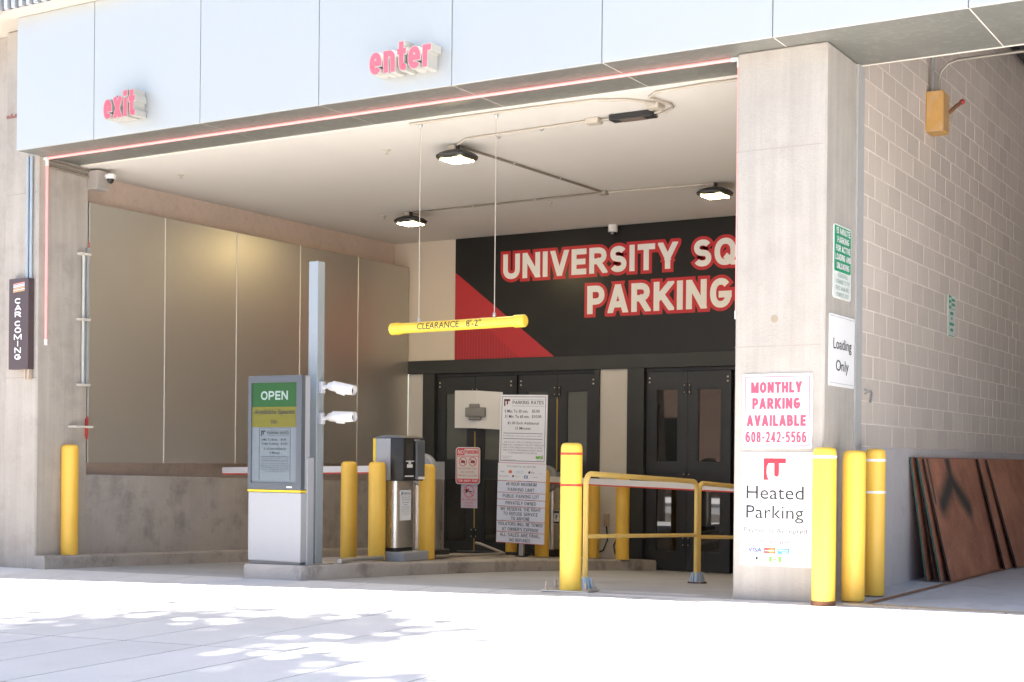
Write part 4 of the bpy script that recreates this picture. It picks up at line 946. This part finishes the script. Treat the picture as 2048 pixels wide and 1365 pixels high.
# cameras at the ceiling
dc = thing('dome_camera', 'white dome camera at the ceiling above the black mural', 'camera', (-5.69, 6.30, 4.6))
MB().lathe([(.075, 4.598), (.075, 4.585), (.068, 4.575), (.072, 4.53), (.07, 4.50), (.055, 4.49)], 22, (-5.69, 6.30, 0)).build('base', WHITEP, dc, 40)
MB().lathe([(.05, 4.489), (.048, 4.465), (.036, 4.445), (.012, 4.437)], 20, (-5.69, 6.30, 0)).build('dome', GLASS, dc, 60)
cc = thing('corner_camera', 'grey junction box with small white dome camera at the top left corner', 'camera', (-9.25, -.15, 4.45))
MB().cbox(-9.368, -9.20, -.30, -.11, 4.35, 4.575, .008).build('junction_box', surf('box_beige_grey', (.36, .33, .30), .6), cc)
MB().lathe([(.06, 0), (.062, .05), (.045, .06)], 18, (-9.12, -.16, 4.475)).build('camera_base', WHITEP, cc, 40)
MB().box(-9.2, -9.13, -.18, -.14, 4.50, 4.53).build('bracket', WHITEP, cc)
MB().lathe([(.008, -.055), (.03, -.04), (.045, 0)], 16, (-9.12, -.16, 4.474)).build('dome', BLACKM, cc, 60)
for i, z in enumerate((4.565, 4.505)):
    single('column_conduit', MB().tube([(-9.345, -.90, z+.01), (-9.345, -.60, z+.004), (-9.345, -.30, z-.01)], .017, 8), surf('brown_conduit', (.22, .19, .15), .6),
           ('upper' if i == 0 else 'lower')+' of two brown conduits under the soffit on the left column', 'conduit', 'conduits on the left column', 40)

# ================================================================== LED STRIPS
def led(label, pts):
    t = thing('light_strip', label, 'light strip', pts[0], 'pink light strips')
    MB().tube(pts, .016, 10).build('tube', LEDM, t, 40)
    for p, q in ((0, 1), (-1, -2)):
        a = Vector(pts[p]); d = (Vector(pts[q])-a).normalized(); MB().tube([a-d*.02, a+d*.05], .021, 10).build('end_clip', WHITEP, t, 40)
led('pink light strip running along the soffit under the fascia', [(-9.36, -.94, 4.601), (-.80, -.94, 4.601)])
led('pink light strip running down the left column', [(-9.354, -.915, 4.57), (-9.354, -.915, 2.46)])
led('pink light strip running down the hidden edge of the right pier', [(-.771, -.955, 4.57), (-.771, -.955, 2.4)])

# ================================================================== CHANNEL LETTERS
def channel_word(label, word, x0, x1, z0, zx, z1):
    """3D letters standing off the fascia: white returns, red faces. z0 baseline, zx top of the small letters, z1 top of the tall ones"""
    t = thing('channel_letters', label, 'sign letters', ((x0+x1)/2, -1.35, z0), 'raised letters on the fascia')
    h = z1-z0; st = .185*h
    for ch, xo, cw in stroke_layout(word, x1-x0, h, st, .10*h):
        body = MB(); face = MB(); layer = 0
        for idx, q in stroke_polys(ch, cw, h, st, .009):
            if q is None: layer += 1; continue
            body.prism([(x0+xo+x, z0+y) for x, y in q], 'y', -1.35, -1.508-.0004*layer)
        layer = 0
        for idx, q in stroke_polys(ch, cw, h, st, .0):
            if q is None: layer += 1; continue
            face.add([(x0+xo+x, -1.5115-.0004*layer, z0+y) for x, y in q], [tuple(range(len(q)))])
        o = body.build('letter', plain('letter_return', (.44, .42, .375), .5), t); face.build('face', LRED, o)
channel_word('raised pink and white letters reading exit on the fascia', 'exit', -7.800, -7.340, 4.758, 4.975, 5.035)
channel_word('raised pink and white letters reading enter on the fascia', 'enter', -4.268, -3.57, 4.775, 4.985, 5.05)

# ================================================================== SIGNS ON THE PIER
ms = thing('monthly_parking_sign', 'white sign with pink letters reading monthly parking available on the pier', 'sign', (-.37, -1.035, 1.28))
MB().prism(rounded(-.678, -.066, 1.280, 1.902, .015), 'y', -1.0385, -1.031).build('panel', SIGNW, ms)
F = Face(ms, '-y', -1.0385, -.678, -.066, 1.280, 1.902); F.frame(.022, .007, RED)
for q, (s, w, h) in enumerate((('MONTHLY', .73, .150), ('PARKING', .69, .150), ('AVAILABLE', .85, .150), ('608-242-5566', .87, .150))): F.bold(s, .49, (.185, .40, .63, .85)[q], w, h, RED, .245 if q < 3 else .17, .085)
for (x, z) in ((-.66, 1.885), (-.085, 1.885), (-.66, 1.30), (-.085, 1.30)): MB().lathe([(.012, -1.0385), (.012, -1.044), (.006, -1.046)], 10, (x, 0, z), 'y').build('screw', CONDB, ms)
hs = thing('heated_parking_sign', 'white sign with red logo reading heated parking on the pier', 'sign', (-.38, -1.035, .295))
MB().box(-.690, -.062, -1.0375, -1.031, .296, 1.248).build('panel', SIGNW, hs)
F = Face(hs, '-y', -1.0375, -.690, -.062, .296, 1.248)
def arc(cx_, cy_, rx, ry, a0, a1, n=8): return [(cx_+rx*math.cos(R(a0+(a1-a0)*k/n)), cy_+ry*math.sin(R(a0+(a1-a0)*k/n))) for k in range(n+1)]
F.poly([(.33, .055), (.64, .055), (.64, .098), (.545, .098), (.545, .195)]+arc(.512, .195, .033, .022, 0, 180)+[(.479, .098), (.40, .098)]+[(.375, .13), (.372, .19), (.40, .245), (.33, .245)], DRED, 2, 'logo_mark')
for q in range(7): F.rect(.655, .672, .075+.026*q, .083+.026*q, LINK, 2, 'logo_letter')
F.text('Heated', .49, .355, .80, .118, INK, .0); F.text('Parking', .49, .545, .80, .150, INK, .0)
F.text('Payments Accepted', .50, .695, .88, .062, plain('mid_grey_ink', (.10, .10, .11), .5)); F.text('Cash and', .50, .785, .40, .040, plain('mid_pink_ink', (.19, .07, .085), .5))
F.text('VISA', .22, .862, .20, .04, plain('visa_blue', (.08, .10, .36), .5), .03, slant=.15)
F.rect(.345, .505, .840, .890, plain('card_pink_red', (.45, .09, .09), .5), 2, 'card_mark'); F.poly(arc(.455, .865, .045, .022, 0, 360, 14), plain('card_yellow', (.50, .27, .05), .5), 3, 'card_disc'); F.rect(.36, .49, .862, .868, SIGNW, 4, 'card_mark')
F.rect(.535, .70, .842, .892, plain('card_sky', (.08, .28, .48), .5), 2, 'card_mark'); F.rect(.55, .685, .850, .866, plain('card_pale', (.34, .46, .55), .5), 3, 'card_mark'); F.rect(.60, .69, .872, .886, plain('card_pale', (.34, .46, .55), .5), 3, 'card_mark')
F.text('DISCOVER', .81, .865, .13, .014, plain('faint_ink', (.36, .35, .35), .5), res=1); F.poly([(.83, .896), (.885, .880), (.885, .896)], plain('card_orange2', (.55, .22, .05), .5), 2, 'card_mark')
F.poly([(.225, .928), (.245, .922), (.262, .928), (.258, .945), (.245, .950), (.230, .946)], INK, 2, 'fruit_mark'); F.text('Pay', .335, .935, .06, .02, plain('faint_ink', (.36, .35, .35), .5), res=1)
F.rect(.42, .59, .915, .962, plain('card_green', (.17, .42, .07), .5), 2, 'card_mark'); F.rect(.46, .55, .922, .955, SIGNW, 3, 'card_mark'); F.poly(arc(.505, .938, .018, .010, 0, 360, 10), MATS['card_green'], 4, 'card_disc')
fm = thing('fifteen_minute_sign', 'green and white fifteen minute loading sign on the side of the pier', 'sign', (.035, -.62, 2.54))
MB().prism(rounded(-.848, -.392, 2.540, 3.156, .03), 'x', .031, .038).build('panel', surf('sign_white2', (.70, .72, .68), .5, var=.01, fine=0, bump=0), fm)
F = Face(fm, '+x', .038, -.848, -.392, 2.540, 3.156)
mb = MB(); mb.prism(rounded(-.835, -.405, 2.765, 3.143, .02), 'x', .038, .0398); mb.build('green_field', GRN, fm)
for q, (s, w) in enumerate((('15 MINUTE', .80), ('PARKING', .66), ('FOR ACTIVE', .82), ('LOADING AND', .88), ('UNLOADING', .72))): F.bold(s, .5, .085+.118*q, w, .085, SIGNW, .19, .12, 3)
for q, (s, w) in enumerate((('PLEASE PULL', .58), ('FORWARD TO THE', .78), ('FIRST AVAILABLE', .78), ('15 MINUTE SPOT', .74))): F.bold(s, .5, .685+.088*q, w, .058, plain('green_grey_ink', (.22, .34, .29), .5), .12, .12, 3)
lo = thing('loading_only_sign', 'white sign reading loading only on the side of the pier', 'sign', (.035, -.6, 1.8))
MB().prism(rounded(-.932, -.275, 1.803, 2.403, .015), 'x', .031, .038).build('panel', SIGNW, lo)
F = Face(lo, '+x', .038, -.932, -.275, 1.803, 2.403)
F.rect(.02, .98, .03, .034, GINK, 1, 'rule'); F.rect(.02, .98, .955, .959, GINK, 1, 'rule'); F.text('Loading', .5, .43, .72, .20, INK, .0); F.text('Only', .5, .73, .50, .20, INK, .0)

# signs and fittings on the block wall
vs_ = thing('parking_notice', 'narrow green and white parking notice on the block wall', 'sign', (.01, 3.1, 2.5))
MB().box(.002, .009, 2.95, 3.24, 2.515, 2.955).build('panel', surf('sign_white3', (.62, .66, .60), .5, var=.01, fine=0, bump=0), vs_)
F = Face(vs_, '+x', .009, 2.95, 3.24, 2.515, 2.955); F.rect(.04, .40, .02, .31, GRN, 1)
for (a_, b_, c_, d_) in ((.13, .31, .06, .13), (.13, .31, .19, .27)): F.rect(a_, b_, c_, d_, SIGNW, 2, 'pale_mark')
for (a_, b_, c_, d_) in ((.50, .92, .07, .14), (.50, .92, .18, .25), (.04, .96, .32, .335), (.28, .72, .40, .47), (.42, .58, .53, .59), (.18, .82, .66, .73), (.30, .70, .80, .87)): F.rect(a_, b_, c_, d_, GRN, 1, 'green_mark')
F.rect(.04, .96, .975, .99, GRN, 1, 'rule')
sb = thing('switch_box', 'worn orange switch box with red lever knob high on the block wall', 'switch box', (.08, 2.15, 4.48))
bo = MB().cbox(.002, .168, 2.02, 2.27, 4.48, 4.885, .008).build('box', surf('worn_orange', (.58, .33, .10), .6, var=.12, scale=5, fine=.05, bump=.1, spot=.5, spotcol=(.45, .40, .34), spotscale=7), sb)
MB().box(.1685, .175, 2.035, 2.255, 4.50, 4.86).build('door', surf('worn_orange_grey', (.52, .31, .13), .6, var=.15, scale=6), bo)
lv = MB().tube([(.18, 2.24, 4.70), (.23, 2.30, 4.77), (.26, 2.36, 4.81)], .02, 8).build('lever', RUST, sb, 40)
MB().lathe([(.006, -.03), (.026, -.018), (.03, 0), (.026, .018), (.006, .03)], 14, (.27, 2.38, 4.825)).build('knob', plain('knob_red', (.35, .03, .03), .4), lv, 60)
MB().tube([(.176, 2.25, 4.55), (.21, 2.29, 4.62), (.22, 2.31, 4.72)], .006, 6).build('hasp', WRUST, sb, 40)
for i, (pts, l) in enumerate((([(.05, 2.10, 4.884), (.05, 2.10, 6.37)], 'vertical conduit rising from the orange switch box'),
                              ([(.11, 2.10, 4.884), (.11, 2.10, 5.0), (.13, 2.10, 5.08), (.20, 2.10, 5.155), (.30, 2.10, 5.18), (5.5, 2.10, 5.19)], 'conduit bending right from the orange switch box across the bay'))):
    single('bay_conduit', MB().tube(pts, .016, 10), GALV if i == 0 else CONDUIT, l, 'conduit', 'conduits in the loading bay', 40)
hk = thing('pipe_stub', 'small bent metal pipe stub on the block wall near the pier', 'pipe', (.03, .1, 1.78))
MB().tube([(.0, .14, 1.80), (.05, .14, 1.80), (.065, .13, 1.785), (.07, .08, 1.70)], .012, 8).build('stub', GALV, hk, 40)
MB().lathe([(.026, 0), (.026, .012)], 12, (.001, .14, 1.80), 'x').build('flange', GALV, hk)

# rusty plywood sheets leaning on the wall
def ply_mat(name, marks):
    m, nt, b = principled(name); N = nt.nodes; L = nt.links
    geo = N.new('ShaderNodeNewGeometry'); sp = N.new('ShaderNodeSeparateXYZ'); L.new(geo.outputs['Position'], sp.inputs[0])
    def mth(op, a, b_=None, c=None, clamp=False):
        n = N.new('ShaderNodeMath'); n.operation = op; n.use_clamp = clamp
        for i, v in enumerate((a, b_, c)):
            if v is None: continue
            if isinstance(v, (int, float)): n.inputs[i].default_value = v
            else: L.new(v, n.inputs[i])
        return n.outputs[0]
    n1 = N.new('ShaderNodeTexNoise'); n1.inputs['Scale'].default_value = 2.2; n1.inputs['Detail'].default_value = 8; n1.inputs['Roughness'].default_value = .65
    n2 = N.new('ShaderNodeTexNoise'); n2.inputs['Scale'].default_value = 55; n2.inputs['Detail'].default_value = 3
    cr = N.new('ShaderNodeValToRGB'); cr.color_ramp.elements[0].position = .3; cr.color_ramp.elements[0].color = (.27, .10, .06, 1); cr.color_ramp.elements[1].position = .75; cr.color_ramp.elements[1].color = (.56, .24, .135, 1)
    L.new(geo.outputs['Position'], n1.inputs['Vector']); L.new(geo.outputs['Position'], n2.inputs['Vector'])
    L.new(mth('MULTIPLY_ADD', n2.outputs['Fac'], .5, mth('MULTIPLY_ADD', n1.outputs['Fac'], 1.0, -.25)), cr.inputs[0])
    out = cr.outputs[0]; mask = None
    for (ay, az, by_, bz_, w) in marks:
        dy, dz = by_-ay, bz_-az; L2 = dy*dy+dz*dz
        py = mth('SUBTRACT', sp.outputs['Y'], ay); pz_ = mth('SUBTRACT', sp.outputs['Z'], az)
        t = mth('DIVIDE', mth('ADD', mth('MULTIPLY', py, dy), mth('MULTIPLY', pz_, dz)), L2, clamp=True)
        ey = mth('SUBTRACT', py, mth('MULTIPLY', t, dy)); ez = mth('SUBTRACT', pz_, mth('MULTIPLY', t, dz))
        d = mth('SQRT', mth('ADD', mth('MULTIPLY', ey, ey), mth('MULTIPLY', ez, ez)))
        k = mth('SUBTRACT', 1.0, mth('DIVIDE', mth('ADD', d, mth('MULTIPLY_ADD', n1.outputs['Fac'], .06, -.03)), w), clamp=True)
        mask = k if mask is None else mth('MAXIMUM', mask, k)
    if mask is not None:
        mx = N.new('ShaderNodeMixRGB'); mx.inputs[2].default_value = (.05, .04, .03, 1); L.new(out, mx.inputs[1]); L.new(mth('MULTIPLY', mask, 1.25, clamp=True), mx.inputs[0]); out = mx.outputs[0]
    L.new(out, b.inputs['Base Color']); b.inputs['Roughness'].default_value = .7
    bp = N.new('ShaderNodeBump'); bp.inputs['Strength'].default_value = .2; bp.inputs['Distance'].default_value = .01; L.new(n2.outputs['Fac'], bp.inputs['Height']); L.new(bp.outputs[0], b.inputs['Normal'])
    return m
PLYM = ply_mat('rusty_sheet_marked', [(2.50, 1.20, 2.50, 1.0, .15), (2.50, 1.0, 1.95, .76, .20), (2.50, 1.0, 2.95, .70, .19), (1.75, 1.2, 1.72, .8, .05)])
PLYN = ply_mat('rusty_sheet', [])
EDG = surf('sheet_edge_green', (.045, .10, .075), .7, var=.3, scale=6); EDD = surf('sheet_edge_dark', (.035, .02, .016), .8, var=.3, scale=6)
def sheet(label, y0, xb, xt, mat, edge, sag=0.0, L_=2.44):
    t = thing('plywood_sheet', label, 'sheet', ((xb+xt)/2, y0, .03), 'rusty sheets leaning on the block wall')
    z0, z1 = .03, 1.225+sag; th = .018; y1 = y0+L_
    dx = xt-xb; n = Vector((1, 0, -dx/(z1-z0))).normalized()*th
    a = [(xb, z0), (xt, z1)]; 
    vs = [(xb, y0, z0), (xb, y1, z0), (xt, y1, z1), (xt, y0, z1)]; vi = [(v[0]-n.x, v[1], v[2]-n.z) for v in vs]
    MB().add(vs+vi, [(0, 1, 2, 3), (7, 6, 5, 4), (0, 4, 5, 1), (2, 6, 7, 3), (1, 5, 6, 2)]).build('face', mat, t)
    MB().add([vs[0], vs[3], vi[3], vi[0]], [(0, 1, 2, 3)]).add([(vs[0][0], y0-.002, z0), (vs[3][0], y0-.002, z1), (vi[3][0], y0-.002, vi[3][2]), (vi[0][0], y0-.002, vi[0][2])], [(0, 1, 2, 3)]).build('end_edge', edge, t)
sheet('rearmost rusty sheet of the left stack, green edged, against the wall', 1.53, .20, .035, PLYN, EDG)
sheet('second rusty sheet of the left stack, dark edged', 1.60, .265, .065, PLYN, EDD)
sheet('third rusty sheet of the left stack, green edged', 1.55, .33, .095, PLYN, EDG, -.005)
sheet('front rusty sheet of the left stack with dark spray mark', 1.64, .40, .125, PLYM, EDD, -.01)
sheet('rear rusty sheet of the right stack, overlapping the left stack', 3.66, .47, .165, PLYN, EDD)
sheet('front rusty sheet of the right stack', 3.92, .54, .20, PLYN, EDD, -.01)

# ================================================================== LEFT COLUMN SIGNS
cs_ = thing('car_coming_sign', 'tall narrow dark brown car coming sign on the left column', 'sign', (-9.575, -1.07, 2.15))
MB().cbox(-9.745, -9.415, -1.12, -1.032, 2.155, 3.205, .005).build('housing', BRN, cs_)
F = Face(cs_, '-y', -1.12, -9.745, -9.415, 2.155, 3.205)
for q, ch in enumerate('CAR'): F.bold(ch, .49, .248+.0735*q, .33, .062, SIGNW, .25)
for q, ch in enumerate('COMING'): F.bold(ch, .49, .497+.0735*q, (.33, .33, .40, .05, .33, .33)[q], .062, SIGNW, .25)
LI = plain('beacon_white', (.70, .72, .76), .4); LO = plain('beacon_orange', (.75, .42, .16), .4); LR = plain('beacon_red', (.72, .30, .28), .4)
for q, m_ in enumerate((LR, LI, LI, LO, LI, LO)): F.poly([(.24, .058+.017*q), (.82, .042+.017*q), (.82, .053+.017*q), (.24, .069+.017*q)], m_, 2, 'beacon_bar')
for i, x in enumerate((-9.515, -9.455)):
    single('sign_conduit', MB().tube([(x, -1.052, 3.205), (x, -1.052, 4.612)], .018, 10), CONDB, ('left' if i == 0 else 'right')+' of two blue-grey conduits above the car coming sign', 'conduit', 'conduits above the car coming sign', 40)
for x in (-9.50, -9.44): MB().cbox(x-.022, x+.022, -1.10, -1.045, 2.04, 2.154, .003).build('sounder_leg', WRUST, cs_)
br = thing('bracketed_pipe', 'pale vertical pipe on three brackets at the inner edge of the left column', 'pipe', (-9.33, -.36, 2))
MB().tube([(-9.335, -.37, 2.0), (-9.335, -.37, 3.56)], .017, 10).build('pipe', surf('pale_pipe', (.55, .56, .53), .5), br, 40)
for z in (3.565, 2.785, 2.005): MB().cbox(-9.369, -9.29, -.445, -.285, z-.014, z+.014, .003).build('bracket', surf('pale_bracket', (.60, .56, .50), .6), br)
MB().prism([(-.27, 1.99), (-.31, 1.99), (-.31, 3.65), (-.27, 3.65)], 'x', -9.369, -9.34).build('mounting_strip', surf('grey_strip', (.34, .36, .37), .6), br)
sh = thing('angled_shelf', 'small pale shelf plate on the left column above the kerb bollard', 'shelf', (-9.3, -.42, 1.5))
MB().cbox(-9.369, -9.24, -.56, -.285, 1.492, 1.518, .003).build('plate', surf('pale_bracket', (.60, .56, .50), .6), sh)
MB().prism([(-.30, 1.40), (-.28, 1.36), (-.27, 1.49), (-.27, 1.63), (-.30, 1.60)], 'x', -9.369, -9.34).build('red_reflector', plain('reflector_red', (.5, .06, .05), .4), sh)
MB().box(-9.369, -9.345, -.275, -.265, 3.48, 3.72).build('red_end', surf('faded_red', (.55, .22, .17), .6), br)

# ================================================================== STREET: tree that dapples the pavement, house across the road seen in the door glass
def tree(label, x, y, zc_, rx, rz, n, seed):
    rnd = random.Random(seed)
    t = thing('street_tree', label, 'tree', (x, y, -.3), 'street trees outside the view')
    bark = surf('bark', (.10, .075, .055), .95, var=.2, scale=6, bump=.8, bscale=30)
    tr = MB().tube([(x, y, -.35), (x+.03, y, 1.5), (x-.05, y+.05, 4.5), (x+.04, y, 8.2), (x, y+.1, zc_+.6)], [.24, .19, .17, .14, .05], 12)
    clumps = []
    for k in range(46):
        while True:
            p = Vector((rnd.uniform(-1, 1), rnd.uniform(-1, 1), rnd.uniform(-.8, 1)))
            if p.length < 1: break
        c = Vector((x+p.x*rx, y+p.y*rx, zc_+p.z*rz)); clumps.append(c)
        if k % 3 == 0: tr.tube([(x, y, zc_-rz*.75+k*.02), (x+p.x*rx*.5, y+p.y*rx*.5, zc_+p.z*rz*.4), c], [.06, .035, .012], 6)
    tr.build('trunk', bark, t, 60)
    lm = MB()
    for i in range(n):
        c = rnd.choice(clumps); p = c+Vector((rnd.gauss(0, .46), rnd.gauss(0, .46), rnd.gauss(0, .3)))
        if p.z < 7.5: continue
        s = rnd.uniform(.11, .20); a = Vector((rnd.gauss(0, 1), rnd.gauss(0, 1), rnd.gauss(0, .5))).normalized(); b = a.orthogonal().normalized()
        q = Matrix.Rotation(rnd.uniform(0, 6.28), 3, a) @ b
        lm.add([p-a*s, p+q*s*.55, p+a*s*1.1, p-q*s*.55], [(0, 1, 2, 3)])
    me = bpy.data.meshes.new('crown'); o0 = ORG[t]; me.from_pydata([(v[0]-o0[0], v[1]-o0[1], v[2]-o0[2]) for v in lm.v], [], lm.f); me.materials.append(surf('leaf', (.075, .125, .035), .6, var=.2, scale=3, bump=0))
    o = bpy.data.objects.new('crown', me); COL.objects.link(o); o.parent = t
tree('leafy street tree left of the view whose shadow dapples the pavement', -13.2, -7.0, 16.6, 3.4, 2.4, 7600, 3)
tree('second leafy street tree nearer the photographer', -11.8, -7.8, 16.9, 2.7, 2.0, 5000, 5)
hb_ = thing('street_house', 'brick building across the road behind the photographer', 'building', (-10, -29, -.3))
MB().box(-40, 12, -33, -28, -.6, 7.5).build('wall', surf('far_brick', (.34, .22, .16), .9, var=.1, scale=3, fine=.1), hb_)
for i in range(12):
    for j in range(2):
        x = -38+i*4.1; z = 1.0+j*3.3
        w_ = MB().box(x, x+1.6, -28.02, -27.95, z, z+1.9).build('window', GLASS, hb_); MB().box(x-.1, x+1.7, -28, -27.88, z-.15, z).build('sill', SEAM, w_)
MB().box(-40.3, 12.3, -33, -27.7, 7.5, 7.8).build('cornice', SEAM, hb_)
